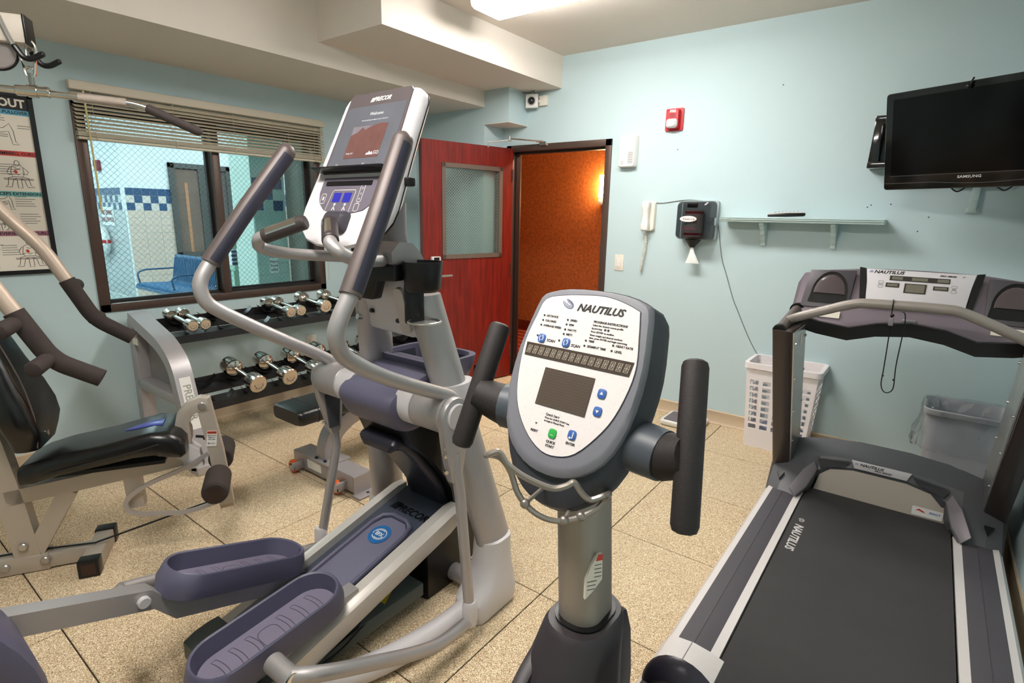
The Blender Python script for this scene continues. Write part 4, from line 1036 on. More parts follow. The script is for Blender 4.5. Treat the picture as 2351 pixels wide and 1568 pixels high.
for a in (-.047, .006):
    cp.disc(a, -.106, .0045, 0, .0038, mb); cp.strip([(a-.006, -.126), (a, -.113), (a+.003, -.12), (a+.008, -.126)], .004, 0, .0037, mb)
part('key_print', mb, WHITE, kp)
part('side_knob', MB().box(EX+.195, EX+.225, 1.17, 1.20, 1.545, 1.572, bev=.006), BLACK, hd)
jk = part('motion_control', MB().loft([[cp.p(.0+a, -.168+b, d) for a, b in rrect(w, h, .018, 4)] for w, h, d in ((.11, .075, -.02), (.105, .07, .012), (.08, .05, .03))]), mat('charcoal', (64, 62, 70), .4), hd)
part('control_arrow', cp.poly([(-.012, -.172), (.012, -.172), (0, -.186)], .03, .0312), BLACK, jk)
# fixed handlebars
for s in (1, -1):
    P = [E(s*.02, 1.25, 1.315), E(s*.10, 1.17, 1.318), E(s*.185, 1.02, 1.33), E(s*.215, .94, 1.35), E(s*.19, .918, 1.378), E(s*.165, .930, 1.391)]
    fb = part('fixed_handlebar', MB().tube(catmull(P, 6), .019, n=14), SILVER, el)
    A, B = E(s*.172, .926, 1.388), E(s*.060, 1.004, 1.436)
    d = (B-A).normalized()
    part('pulse_grip', MB().tube([A, A+d*.003, B-d*.006, B], [.021, .0235, .0235, .019], n=18), mat('dark_grip', (58, 50, 50), .45), fb)
    up_ = V((.25, -.75, .6)); up_ = (up_-d*up_.dot(d)).normalized(); sd_ = d.cross(up_)
    secs = []
    for q in (.018, .12):
        secs.append([A+d*q+(up_*math.cos(t)+sd_*math.sin(t))*.0242 for t in [math.radians(-40+i*10) for i in range(9)]]+[A+d*q+(up_*math.cos(t)+sd_*math.sin(t))*.022 for t in [math.radians(40-i*10) for i in range(9)]])
    part('pulse_plate', MB().loft(secs), CHROME, fb)
# pivot hub, cover, tray, body
HY_, HZ = 1.232, .832
ARMS = {1: dict(grip=[(.30, 1.083, 1.657), (.325, .976, 1.474), (.344, .855, 1.262)], tube=[(.344, .858, 1.268), (.342, .822, 1.205), (.338, .812, 1.165), (.333, .826, 1.12), (.328, .862, 1.085), (.322, .94, 1.035), (.316, 1.04, .983), (.312, 1.17, .923), (.312, 1.245, .888), (.320, 1.268, .862)], low=[(.342, 1.235, .70), (.36, 1.245, .55), (.40, 1.25, .10)], link=[(.40, 1.235, .085), (.402, 1.106, .092), (.40, 1.0, .127), (.395, .849, .20), (.385, .696, .275), (.34, .62, .295)]),
        -1: dict(grip=[(.297, 1.10, 1.660), (.32, .968, 1.487), (.344, .833, 1.300)], tube=[(.344, .836, 1.304), (.342, .802, 1.255), (.338, .793, 1.218), (.333, .806, 1.176), (.328, .845, 1.142), (.322, .944, 1.078), (.316, 1.05, 1.013), (.312, 1.18, .936), (.312, 1.245, .892), (.320, 1.268, .862)], low=[(.342, 1.255, .69), (.36, 1.275, .52), (.40, 1.20, .10)], link=[(.40, 1.185, .075), (.38, .961, .14), (.36, .76, .225), (.33, .587, .297), (.285, .452, .355)])}
for s in (1, -1):
    mb = MB().cyl(E(s*.20, HY_, HZ), E(s*.335, HY_, HZ), .066, n=32, bev=.006)
    hb = part('pivot_hub', mb, SILVER, el)
    part('hub_ring', MB().cyl(E(s*.125, HY_, HZ), E(s*.20, HY_, HZ), .067, n=32, bev=.003), LSILVER, hb)
    D = ARMS[s]
    q = D['low'][0]
    ky, kz = q[1]-HY_, q[2]-HZ
    ring = []
    for t in range(13):
        a = math.radians(180*t/12); ring.append((HY_+.062*math.cos(a), HZ+.062*math.sin(a)))
    prof = ring+[(HY_-.05+ky*.3, HZ-.09), (q[1]-.028, q[2]-.075), (q[1]-.018, q[2]-.10), (q[1]+.018, q[2]-.10), (q[1]+.03, q[2]-.07), (HY_+.055+ky*.3, HZ-.09)]
    br = part('arm_bracket', MB().prism([E(s*.328, y, z) for y, z in prof], (s*.03, 0, 0), bev=.005), SILVER, hb)
    part('hub_cap', MB().cyl(E(s*.355, HY_, HZ), E(s*.366, HY_, HZ), .043, n=28, bev=.003), LSILVER, br)
    pl_ = [(q[1]-.020, q[2]-.07), (q[1]+.024, q[2]-.07), (q[1]+.036, HZ-.07), (q[1]-.034, HZ-.07)]
    part('bracket_plate', MB().prism([E(s*.322, y-.012, z) for y, z in pl_], (s*.008, 0, 0)), DGREY, br)
    for z in (HZ-.10, (HZ+q[2])/2-.06, q[2]-.05): part('bolt', MB().cyl(E(s*.34, q[1]-.052+(.012 if z < .75 else 0), z), E(s*.352, q[1]-.058+(.012 if z < .75 else 0), z), .007, n=10), CHROME, br)
    arm = part('moving_arm', MB().tube(catmull([E(s*h, y, z) for h, y, z in D['tube']], 6), .0225, n=16), SILVER, el)
    G = [E(s*h, y, z) for h, y, z in D['grip']]
    part('hand_grip', MB().tube(catmull(G[::-1], 6), .029, n=20, round_end=False).ball(G[0], .029, .029, .029, 18, 10), mat('bronze_grey_grip', (92, 82, 80), .45, metal=.25), arm)
    d = (G[0]-G[2]).normalized(); side = V((.86, .5, 0)); side = (side-d*side.dot(d)).normalized(); b_ = d.cross(side)
    secs = []
    for g in (G[0]-d*.01, G[1], G[2]+d*.01):
        secs.append([g+(side*math.cos(t)+b_*math.sin(t))*.0303 for t in [math.radians(-62+i*12.4) for i in range(11)]]+[g+(side*math.cos(t)+b_*math.sin(t))*.027 for t in [math.radians(62-i*12.4) for i in range(11)]])
    part('grip_inlay', MB().loft(secs), mat('blue_black_grip', (40, 40, 56), .5), arm)
    L_ = [E(s*h, y, z) for h, y, z in D['low']]
    la = part('lower_arm', MB().tube(L_, .019, n=14), SILVER, el)
    part('arm_sleeve', MB().tube([L_[-1]+V((0, 0, .06)), L_[-1]+V((0, 0, .05)), L_[-1], L_[-1]-V((0, 0, .03)), L_[-1]-V((0, 0, .045))], [.020, .026, .027, .024, .01], n=16), LSILVER, la)
    lk_ = part('link_rod', MB().tube(catmull([E(s*h, y, z) for h, y, z in D['link']], 6), .021, n=14), SILVER, el)
    e = D['link'][-1]
    part('link_joint', MB().cyl(E(s*(e[0]-.09), e[1], e[2]-.01), E(s*(e[0]+.012), e[1], e[2]-.01), .028 if s > 0 else .022, n=24, bev=.004), SILVER, lk_)
    part('joint_cap', MB().cyl(E(s*(e[0]+.012), e[1], e[2]-.01), E(s*(e[0]+.018), e[1], e[2]-.01), .026 if s > 0 else .018, n=24), CHROME, lk_)
prof = [(1.150, .790), (1.138, .835), (1.165, .868), (1.25, .898), (1.38, .928), (1.43, .92), (1.43, .80), (1.38, .745), (1.26, .722), (1.19, .735)]
prof = [(p.x, p.y) for p in catmull([V((y, z, 0)) for y, z in prof], 4, closed=True)]
secs = [[E(h, HY_+.03+(y-HY_-.03)*k, .82+(z-.82)*k) for y, z in prof] for h, k in ((-.148, .76), (-.145, .86), (-.138, .96), (-.115, 1), (.115, 1), (.138, .96), (.145, .86), (.148, .76))]
cv = part('hub_cover', MB().loft(secs), NAVY, el)
part('cover_groove', MB().prism([E(-.05, 1.215, .8895), E(.06, 1.215, .8895), E(.06, 1.218, .8905), E(-.05, 1.218, .8905)], (0, 0, .002)), NAVYD, cv)
secs = []
for w, d, y, z in ((.20, .14, 1.49, .76), (.27, .19, 1.475, .84), (.33, .24, 1.46, .925), (.335, .245, 1.46, .945), (.30, .215, 1.46, .945), (.29, .205, 1.46, .93), (.24, .16, 1.47, .86), (.22, .14, 1.47, .852)):
    secs.append([E(a, y+b, z) for a, b in rrect(w, d, .06, 6)])
part('accessory_tray', MB().loft(secs), NAVY, el)
part('tray_lining', MB().loft([[E(a, y+b, z) for a, b in rrect(w, d, .05, 6)] for w, d, y, z in ((.285, .2, 1.46, .929), (.236, .156, 1.47, .861), (.1, .05, 1.47, .858))], cap=False), NAVYD, el)
part('tray_handle', MB().box(EX+.14, EX+.20, 1.56, 1.62, .855, .90, bev=.01), BLACK, el)
prof = [(1.20, .745), (1.235, .665), (1.31, .60), (1.385, .51), (1.44, .42), (1.46, .33), (1.30, .26), (1.30, .002), (1.50, .002), (1.62, .10), (1.60, .55), (1.54, .80), (1.40, .86), (1.27, .82)]
part('front_body', MB().loft([[E(h, 1.44+(y-1.44)*k, z) for y, z in prof] for h, k in ((-.135, .95), (-.12, 1), (.12, 1), (.135, .95))]), BLACK, el)
path = [(1.195, .635), (1.21, .662), (1.245, .655), (1.30, .60), (1.37, .505), (1.425, .42), (1.455, .345)]
secs = []
cpth = catmull([V((0, y, z)) for y, z in path], 4)
for i, c in enumerate(cpth):
    tn = (cpth[min(i+1, len(cpth)-1)]-cpth[max(i-1, 0)]).normalized(); nr = V((0, -tn.z, tn.y))
    w = .10 if i > 3 else .070+.01*i; th = .024 if i > 3 else .010+.004*i
    secs.append([E(a, 0, 0)+V((0, c.y, c.z))+nr*b*1.0 for a, b in rrect(w*2, th*2, th*.9, 4)])
part('front_cowl', MB().loft(secs), mat('cowl_black_navy', (34, 34, 46), .38), el)
# ramp
def ramp_z(y): return .160+.261*(y-.63)
RL = (0, math.cos(math.atan(.261)), math.sin(math.atan(.261)))
for s in (1, -1):
    ys = [.64, .68, 1.40, 1.445]
    secs = []
    for y, k in zip(ys, (.75, 1, 1, .8)):
        z = ramp_z(y); secs.append([E(s*a, y, z+b*k+(0 if k == 1 else -.012)) for a, b in ((.128, 0), (.165, 0), (.186, -.018), (.186, -.075), (.168, -.105), (.128, -.105))])
    part('ramp_rail', MB().loft(secs), mat('satin_aluminium', (212, 206, 200), .38, metal=.35), el)
    part('rail_end', MB().loft([[E(s*a, y, ramp_z(.66)-.055+b*k) for a, b in ((.12, .06), (.19, .055), (.192, -.05), (.12, -.055))] for y, k in ((.675, 1), (.64, .98), (.60, .85), (.565, .55))]), mat('grey_green_plastic', (84, 92, 90), .5), el)
rp = part('ramp_plate', MB().prism([E(-.128, .60, ramp_z(.60)-.03), E(.128, .60, ramp_z(.60)-.03), E(.128, 1.455, ramp_z(1.455)-.03), E(-.128, 1.455, ramp_z(1.455)-.03)], (0, 0, -.05)), mat('slate_plastic', (62, 68, 82), .4), el)
rpl = Pl(E(0, 1.0, ramp_z(1.0)-.030), (1, 0, 0), RL)
mb = MB(); path = [(-.088, -.38), (-.088, .24), (-.075, .285), (-.04, .305), (.04, .305), (.075, .285), (.088, .24), (.088, -.38)]
W2 = [rpl.p(a, b, .0) for a, b in path]
mb.tube([rpl.p(a, b, .004) for a, b in path], .010, n=8)
part('track_rim', mb, NAVY, rp)
part('track_bed', rpl.poly([(-.082, -.38), (.082, -.38), (.082, .22), (.066, .27), (.04, .292), (-.04, .292), (-.066, .27), (-.082, .22)], 0, .002), mat('track_grey', (112, 110, 132), .4), rp)
part('ramp_lettering', texts(rpl, [('PRECOR', .046, .014, .350, {'shear': .3, 'bold': .02})], .002), mat('black_gloss', (20, 24, 28), .2), rp)
mb = MB()
for k in range(3): rpl.poly([(-.095+k*.013, .335), (-.087+k*.013, .335), (-.076+k*.013, .372), (-.084+k*.013, .372)], .001, .003, mb)
part('ramp_bars', mb, mat('black_gloss', (20, 24, 28), .2), rp)
bd = part('badge', rpl.disc(-.008, .205, .045, .002, .005, n=32), mat('badge_blue', (30, 104, 170), .3), rp)
mb = MB()
for r, a0, a1 in ((.030, 20, 200), (.030, 215, 380), (.024, 60, 170), (.024, 240, 350)):
    rpl.strip([(-.008+r*math.cos(math.radians(a0+(a1-a0)*k/14)), .205+r*.85*math.sin(math.radians(a0+(a1-a0)*k/14))) for k in range(15)], .003, 0, .0056, mb)
texts(rpl, [('EFX', .022, -.008, .204, {'bold': .03})], .0056, mb)
part('badge_print', mb, WHITE, bd)
part('base_plate', MB().prism([E(-.06, -.35, .05), E(.06, -.35, .05), E(.06, .62, .05), E(.15, .72, .05), E(.15, 1.27, .05), E(-.15, 1.27, .05), E(-.15, .72, .05), E(-.06, .62, .05)], (0, 0, .055), bev=.006), mat('grey_green_plastic', (84, 92, 90), .5), el)
part('warning_sticker', MB().prism([E(.05, 1.10, .1055), E(.13, 1.10, .1055), E(.09, 1.17, .1055)], (0, 0, .001)), mat('yellow_sticker', (214, 190, 40), .5), el)
for s in (1, -1):
    part('base_tube', MB().tube(catmull([E(s*.325, 1.33, .05), E(s*.315, 1.15, .048), E(s*.26, .93, .045), E(s*.15, .74, .045), E(s*.05, .62, .045), E(s*.04, .1, .045)], 6), .040, n=16), LSILVER, el)
    part('ramp_strut', MB().tube([E(s*.10, .72, ramp_z(.72)-.06), E(s*.08, .66, .07)], .02, n=8), BLACK, el)
part('front_crossbar', MB().tube([E(-.27, 1.45, .05), E(.27, 1.45, .05)], .035, n=14), SILVER, el)
mb = MB()
for k in range(3): mb.tube(catmull([E(.13+.008*k, 1.0, .10), E(.16+.006*k, .85, .13-.02*k), E(.15, .65, .06+.012*k), E(.14, .45, .03)], 6), .0035, n=5)
part('cable', mb, BLACK, el)
# pedals
def pedal(s, yc, zc, ang, hc):
    a = math.radians(ang); f = V((0, math.cos(a), math.sin(a))); u = V((0, -math.sin(a), math.cos(a))); r = V((1, 0, 0)); c = E(s*hc, yc, zc)
    def sec(w, l, rr, h, sh=0): return [c+r*x+f*(y+sh)+u*h for x, y in rrect(w, l*1.06, rr, 8)]
    tray = MB().loft([sec(.135, .385, .06, .0), sec(.168, .43, .078, .008), sec(.184, .437, .088, .045, .0), sec(.178, .414, .085, .082, .002), sec(.172, .408, .082, .085, .002), sec(.160, .396, .076, .082, .002), sec(.148, .386, .070, .028), sec(.05, .29, .02, .026)])
    t = part('pedal', tray, NAVY, el)
    bed = part('tread', MB().loft([sec(.146, .382, .068, .026), sec(.146, .382, .068, .030)]), mat('tread_grey', (122, 116, 136), .5), t)
    mb = MB(); sk = MB()
    pp = Pl(c+u*.0302, r, f)
    for k in (-3, -2, -1, 1, 2, 3):
        y0 = k*.048
        pts = [(-.05+.10*i/10, y0+.008*(1-(2*i/10-1)**2)) for i in range(11)]
        pp.strip([(x, y-.007) for x, y in pts]+[(x, y+.007) for x, y in pts[::-1]], .0022, 0, .0006, mb, closed=True)
    pp.strip(rrect(.08, .06, .024, 5), .0022, 0, .0006, mb, closed=True)
    part('tread_groove', mb, mat('groove', (70, 66, 80), .6), bed)
    return t
pedal(1, .685, .236, 6.5, .135)
pedal(-1, .712, .304, -18.0, .14)
def beam(s, h, pts, name='pedal_arm'):
    secs = [[E(s*h+a, y, z+b) for a, b in ((-.025, 0), (.025, 0), (.025, -.062), (-.025, -.062))] for y, z in pts]
    return part(name, MB().loft(secs), SILVER, el)
b1 = beam(-1, .14, [(-.18, .640), (.177, .522), (.48, .416), (.53, .352), (.98, .205)])
b2 = beam(1, .135, [(-.18, .16), (.45, .215), (.97, .262)])
for s, b, y, z in ((-1, b1, .455, .395), (1, b2, .5, .17)):
    part('arm_bolt', MB().cyl(E(s*.14+.024, y, z), E(s*.14+.04, y, z), .017, n=18, bev=.003), LSILVER, b)
# rear drive housing
RC = (-.19, .41)
prof = []
secs = []
for h, r in ((-.105, .30), (-.10, .385), (-.075, .395), (.085, .395), (.112, .385), (.12, .36), (.115, .33), (.10, .30)):
    secs.append([E(h, RC[0]+r*math.cos(2*math.pi*k/48), max(.012, RC[1]+r*math.sin(2*math.pi*k/48))) for k in range(48)])
rh = part('rear_housing', MB().loft(secs), NAVY, el)
part('housing_recess', MB().cyl(E(.098, RC[0], RC[1]), E(.104, RC[0], RC[1]), .315, n=40), BLACK, rh)
# ---------------------------------------------------------------- treadmill
TX = -.042
def T_(h, y, z): return V((TX+h, y, z))
tm = thing('treadmill', 'grey and silver treadmill with black belt beside the right wall', 'treadmill', (TX, 2.3, 0))
WS = mat('white_silver_edge', (216, 210, 208), .4, vary=.03, vscale=30)
STEP = mat('step_pad', (76, 72, 78), .6, bump=.2, bscale=500)
YR, YFt = 1.48, 2.80
for s in (1, -1):
    prof = [(.284, .200), (.311, .201), (.311, .150), (.284, .150)]
    part('inner_strip', MB().loft([[T_(s*a, y, z) for a, z in prof] for y in (YR, YFt+.06)]), WS, tm)
    prof = [(.311, .2015), (.335, .206), (.358, .2075), (.3585, .206), (.3605, .206), (.361, .2075), (.385, .206), (.409, .2005), (.409, .16), (.311, .16)]
    part('step_rail', MB().loft([[T_(s*a, y, z) for a, z in prof] for y in (YR, YFt)]), STEP, tm)
    prof = [(.409, .200), (.430, .196), (.446, .170), (.449, .05), (.43, .035), (.409, .035)]
    part('outer_strip', MB().loft([[T_(s*a, y, z) for a, z in prof] for y in (YR, YFt+.03)]), WS, tm)
    prof = [(.268, .198), (.30, .208), (.36, .214), (.41, .208), (.432, .200), (.452, .168), (.455, .05), (.43, .03), (.28, .03), (.268, .15)]
    mb = MB().loft([[T_(s*(a if a > .3 else a-.0), y, .03+(z-.03)*k) for a, z in prof] for y, k in ((YR+.002, 1), (1.28, 1), (1.22, .93), (1.19, .75))])
    ec = part('rear_end_cap', mb, WS, tm)
    part('cap_seam', MB().loft([[T_(s*a, y, z) for a, z in ((.362, .2145), (.365, .2145), (.365, .213), (.362, .213))] for y in (YR, 1.24)]), GREYPL, ec)
# belt loop
BELT = mat('belt_fabric', (58, 56, 57), .8, bump=.6, bscale=900, vary=.18, vscale=5)
prof = [(2.86, .197), (1.24, .197), (1.205, .185), (1.19, .155), (1.205, .125), (1.24, .112), (2.86, .112)]
bt = part('belt', MB().loft([[T_(h, y, z) for y, z in prof] for h in (-.278, .278)]), BELT, tm)
bp_ = Pl(T_(0, 2.36, .1972), (0, -1, 0), (1, 0, 0))
part('belt_lettering', texts(bp_, [('NAUTILUS', .046, .02, -.240, {'shear': .25, 'bold': .025, 'sx': 1.05})], .0006), mat('worn_white', (206, 202, 200), .8, vary=.15, vscale=60), bt)
part('belt_emblem', swirl(bp_, -.135, -.240, .019, .0006), mat('worn_white', (206, 202, 200), .8, vary=.15, vscale=60), bt)
part('deck', MB().box(TX-.284, TX+.284, 1.26, 2.9, .05, .108), BLACK, tm)
part('frame', MB().box(TX-.40, TX+.40, 2.5, 3.30, .02, .11, bev=.01), BLACKM, tm)
for s in (1, -1):
    for y in (1.35, 3.15): part('foot', MB().cyl(T_(s*.36, y, 0), T_(s*.36, y, .04), .03, n=14), BLACKM, tm)
# belt front plate
fp = part('front_plate', MB().prism([T_(-.255, 2.86, .190), T_(.265, 2.86, .190), T_(.245, 2.872, .318), T_(.12, 2.874, .345), T_(-.10, 2.874, .35), T_(-.225, 2.872, .325)], (0, .012, 0)), mat('champagne_panel', (196, 184, 172), .4, metal=.2), tm)
sp2 = Pl(T_(.192, 2.8585, .225), (1, 0, 0), (0, .1, 1))
part('sticker', sp2.rect(-.055, .055, -.020, .020, 0, .0008, r=.004), WHITE, fp)
part('sticker_lettering', texts(sp2, [('REACT', .013, .026, .004, {'shear': .2, 'bold': .02})], .0012), BLUE, fp)
part('sticker_mark', sp2.poly([(-.042, .002), (-.03, .012), (-.012, .004), (-.006, -.002), (-.02, 0), (-.03, .004)], .0008, .0013), RED, fp)
# motor hood: faceted arch
HD = mat('hood_grey', (84, 84, 88), .5, bump=.1, bscale=800)
HDD = mat('hood_dark', (52, 50, 54), .5, bump=.1, bscale=800)
def hsec(h, ty, tz, ry, rz, by, bz):
    """rear lower, rear upper crease, top crease, front"""
    return [T_(h, by, bz), T_(h, ry, rz), T_(h, ty, tz), T_(h, 3.30, tz-.10), T_(h, 3.36, .05), T_(h, 3.10, .03), T_(h, 2.95, .10)]
S = [hsec(-.455, 3.0, .30, 2.90, .27, 2.78, .10), hsec(-.44, 3.0, .345, 2.90, .29, 2.73, .17), hsec(-.385, 3.02, .375, 2.90, .325, 2.70, .195), hsec(-.30, 3.03, .395, 2.89, .35, 2.70, .197), hsec(-.272, 3.03, .40, 2.89, .355, 2.76, .23),
     hsec(-.245, 3.04, .405, 2.89, .36, 2.85, .30), hsec(-.19, 3.04, .41, 2.89, .372, 2.865, .330), hsec(-.10, 3.04, .42, 2.88, .385, 2.868, .345), hsec(.10, 3.04, .42, 2.88, .385, 2.868, .345), hsec(.19, 3.04, .41, 2.89, .372, 2.865, .330),
     hsec(.245, 3.04, .405, 2.89, .36, 2.85, .30), hsec(.272, 3.03, .40, 2.89, .355, 2.76, .23), hsec(.30, 3.03, .395, 2.89, .35, 2.70, .197), hsec(.385, 3.02, .375, 2.90, .325, 2.70, .195), hsec(.44, 3.0, .345, 2.90, .29, 2.73, .17), hsec(.455, 3.0, .30, 2.90, .27, 2.78, .10)]
hood = part('motor_hood', MB().loft(S), HD, tm, smooth=18)
for s in (1, -1):
    mb = MB().prism([T_(s*.305, 2.695, .2), T_(s*.27, 2.755, .235), T_(s*.245, 2.84, .302), T_(s*.262, 2.855, .335), T_(s*.30, 2.80, .30), T_(s*.335, 2.70, .235)], (0, -.012, .012), bev=.004)
    part('hood_fin', mb, mat('fin_mauve', (128, 120, 126), .45, metal=.2), hood)
    part('hood_vent', MB().prism([T_(s*.375, 2.79, .262), T_(s*.41, 2.80, .255), T_(s*.39, 2.765, .235)], (0, -.006, .012)), BLACK, hood)
    part('hood_facet', MB().prism([T_(s*.25, 2.865, .356), T_(s*.12, 2.872, .372), T_(s*.14, 2.868, .345), T_(s*.235, 2.858, .315)], (0, -.010, .0)), HDD, hood)
lp = Pl(T_(.0, 2.870, .368), (1, 0, 0), (0, .12, 1))
lg = part('logo_plate', lp.poly([(-.115, .016), (.115, .016), (.10, -.020), (-.10, -.020)], .0, .008, bev=.001), LSILVER, hood)
for it in [('NAUTILUS', .017, -.035, .003, {'shear': .25, 'bold': .03, 'sx': 1.15}), ('PRO SERIES', .010, .01, -.010, {'shear': .25, 'bold': .03, 'sx': 1.3})]: part('logo_lettering', texts(lp, [it], .0085), INK, lg)
part('logo_emblem', swirl(lp, -.092, .003, .008, .0088), BLUE, lg)
# uprights: dark slanted posts with riveted inner plates
for s in (1, -1):
    prof = [(2.905, .20), (3.10, .20), (3.10, .28), (2.76, 1.02), (2.47, 1.02)]
    u = part('upright', MB().prism([T_(s*.372, y, z) for y, z in prof], (s*.078, 0, 0), bev=.010), mat('brown_black', (50, 40, 36), .35, coat=.2), tm)
    part('upright_seam', MB().loft([[T_(s*h, y, z) for h, y in ((.371, 2.83), (.452, 2.83), (.452, 3.06), (.371, 3.06))] for z in (.38, .383)]), BLACK, u)
    prof = [(2.915, .205), (3.085, .215), (3.085, .285), (2.752, 1.012), (2.49, 1.012)]
    ip = part('inner_plate', MB().prism([T_(s*.366, y, z) for y, z in prof], (s*.006, 0, 0)), STEEL, u)
    mb = MB()
    for k in range(5):
        f = k/4; z = .26+f*.70
        for y in (2.90-.415*(z-.22)/.79*1.0+.02, 3.07-.33*(z-.24)/.78):
            mb.cyl(T_(s*.366, y, z), T_(s*.3605, y, z), .006, n=8)
    part('rivet', mb, CHROME, ip)
    if s == -1: part('warning_label', MB().prism([T_(-.3655, 2.66, .93), T_(-.3655, 2.70, .93), T_(-.3655, 2.68, .985), T_(-.3655, 2.64, .985)], (.0008, 0, 0)), PAPER, ip)
# console
cb_ = Pl(T_(.008, 2.86, 1.19), (1, 0, 0), (0, .50, .866))
CM = mat('console_mauve', (122, 112, 122), .4, metal=.35)
def csec(h, zt, yt, zm, ym, zb, yb, back):
    return [T_(h, yb, zb), T_(h, ym, zm), T_(h, yt, zt), T_(h, yt+.03, zt+.004), T_(h, yt+back, zt-.05), T_(h, yb+back, zb+.01)]
S = [csec(-.440, 1.185, 2.87, 1.09, 2.80, 1.03, 2.79, .12), csec(-.425, 1.225, 2.90, 1.08, 2.80, 1.00, 2.76, .14), csec(-.32, 1.245, 2.915, 1.085, 2.80, .985, 2.74, .16), csec(-.20, 1.258, 2.92, 1.10, 2.81, .975, 2.73, .18),
     csec(-.10, 1.262, 2.92, 1.11, 2.82, 1.005, 2.74, .18), csec(0.016, 1.264, 2.92, 1.115, 2.82, 1.02, 2.745, .18), csec(.13, 1.262, 2.92, 1.11, 2.82, 1.005, 2.74, .18), csec(.23, 1.258, 2.92, 1.10, 2.81, .975, 2.73, .18), csec(.34, 1.245, 2.915, 1.085, 2.80, .985, 2.74, .16), csec(.43, 1.225, 2.90, 1.08, 2.80, 1.00, 2.76, .14), csec(.445, 1.185, 2.87, 1.09, 2.80, 1.03, 2.79, .12)]
con = part('console', MB().loft(S), CM, tm, smooth=25)
S2 = [[T_(h, yb-.004, zb+dz) for yb, dz in ((y0, 0), (y0-.0, .055), (y0+.16, .05), (y0+.16, 0))] for h, zb, y0 in ((-.425, 1.0, 2.755), (-.32, .98, 2.735), (-.20, .968, 2.725), (-.10, .998, 2.732), (.016, 1.012, 2.736), (.13, .998, 2.732), (.23, .968, 2.725), (.34, .98, 2.735), (.43, 1.0, 2.755))]
part('lower_bumper', MB().loft(S2), BLACK, con)
dp_ = part('display_panel', cb_.poly([(-.188, .083), (.188, .083), (.178, .02), (.168, -.085), (-.168, -.085), (-.178, .02)], -.004, .012, bev=.002), mat('panel_silver', (206, 202, 206), .45), con)
LCDD = mat('lcd_dark', (58, 54, 50), .2); LCDG = mat('lcd_grey', (112, 108, 96), .3)
for w_, segs in (((-.098, .108, .034, .056), ((-.09, -.052, .038, .052), (-.02, .034, .038, .052), (.066, .104, .038, .052))), ((-.108, -.060, .002, .022), ((-.103, -.065, .006, .018),)), ((-.042, .034, -.020, .024), ((-.036, .028, -.016, .020),)), ((.056, .106, .002, .020), ((.061, .101, .006, .016),))):
    lw = part('lcd_window', cb_.rect(*w_, .012, .0135), LCDD, dp_)
    for sg_ in segs: part('lcd_segment', cb_.rect(*sg_, .0135, .0140), LCDG, dp_)
for a, b in ((-.126, .024), (-.126, .002), (.124, .022), (.124, 0)): part('button_outline', cb_.strip([(a+x, b+y) for x, y in rrect(.018, .010, .0045, 3)], .0014, 0, .0126, closed=True), GREYINK, dp_)
for it in [('NAUTILUS', .020, -.105, .070, {'shear': .25, 'bold': .03, 'sx': 1.15}), ('PRO SERIES', .009, .098, .068, {'shear': .25, 'bold': .03, 'sx': 1.2}), ('T7', .009, .148, .068, {'shear': .25}), ('INCLINE', .005, -.126, .013), ('SPEED', .005, .124, .011)]: part('panel_lettering', texts(cb_, [it], .0125), INK, dp_)
part('panel_emblem', swirl(cb_, -.168, .070, .009, .0128), BLUE, dp_)
for s, h0 in ((-1, -.305), (1, .325)):
    cpl = Pl(T_(h0, 2.855, 1.17), (1, 0, 0), (0, .50, .866))
    k = part('cup_panel', cpl.poly([(-.092, .084), (.088, .094), (.084, -.095), (-.105, -.10)] if s < 0 else [(-.088, .094), (.092, .084), (.105, -.10), (-.084, -.095)], -.004, .010, bev=.002), mat('cup_panel_grey', (66, 62, 68), .45), con)
    arch = [(.070*math.cos(math.radians(a)), -.03+.108*math.sin(math.radians(a))) for a in range(0, 181, 12)]+[(-.078, -.075), (.074, -.075)]
    part('cup_recess', cpl.poly(arch, .010, .0115), BLACK, k)
    part('cup_rim', cpl.strip(arch, .004, 0, .013, closed=True), BLACK, k)
    part('cup_liner', MB().loft([[cpl.p(a*sc, -.03+b*sc, d) for a, b in [(.063*math.cos(math.radians(t)), .094*math.sin(math.radians(t))) for t in range(0, 181, 15)]] for sc, d in ((1, .0115), (.97, .014), (.80, .0165))]), mat('cup_brown', (78, 68, 70), .3), k)
    part('instruction_label', Pl(T_(h0-s*.0, 2.79, 1.062), (1, 0, 0), (0, .35, 1)).rect(-.06, .06, -.016, .016, .006, .012), PAPER, con)
part('panel_gap', cb_.poly([(-.215, .09), (-.190, .086), (-.180, .02), (-.172, -.085), (-.19, -.085)], -.002, .010), BLACK, con)
part('panel_gap', cb_.poly([(.215, .09), (.190, .086), (.180, .02), (.172, -.085), (.19, -.085)], -.002, .010), BLACK, con)
part('key_socket', MB().box(TX-.02, TX+.03, 2.755, 2.80, 1.055, 1.075, bev=.003), GREYPL, con)
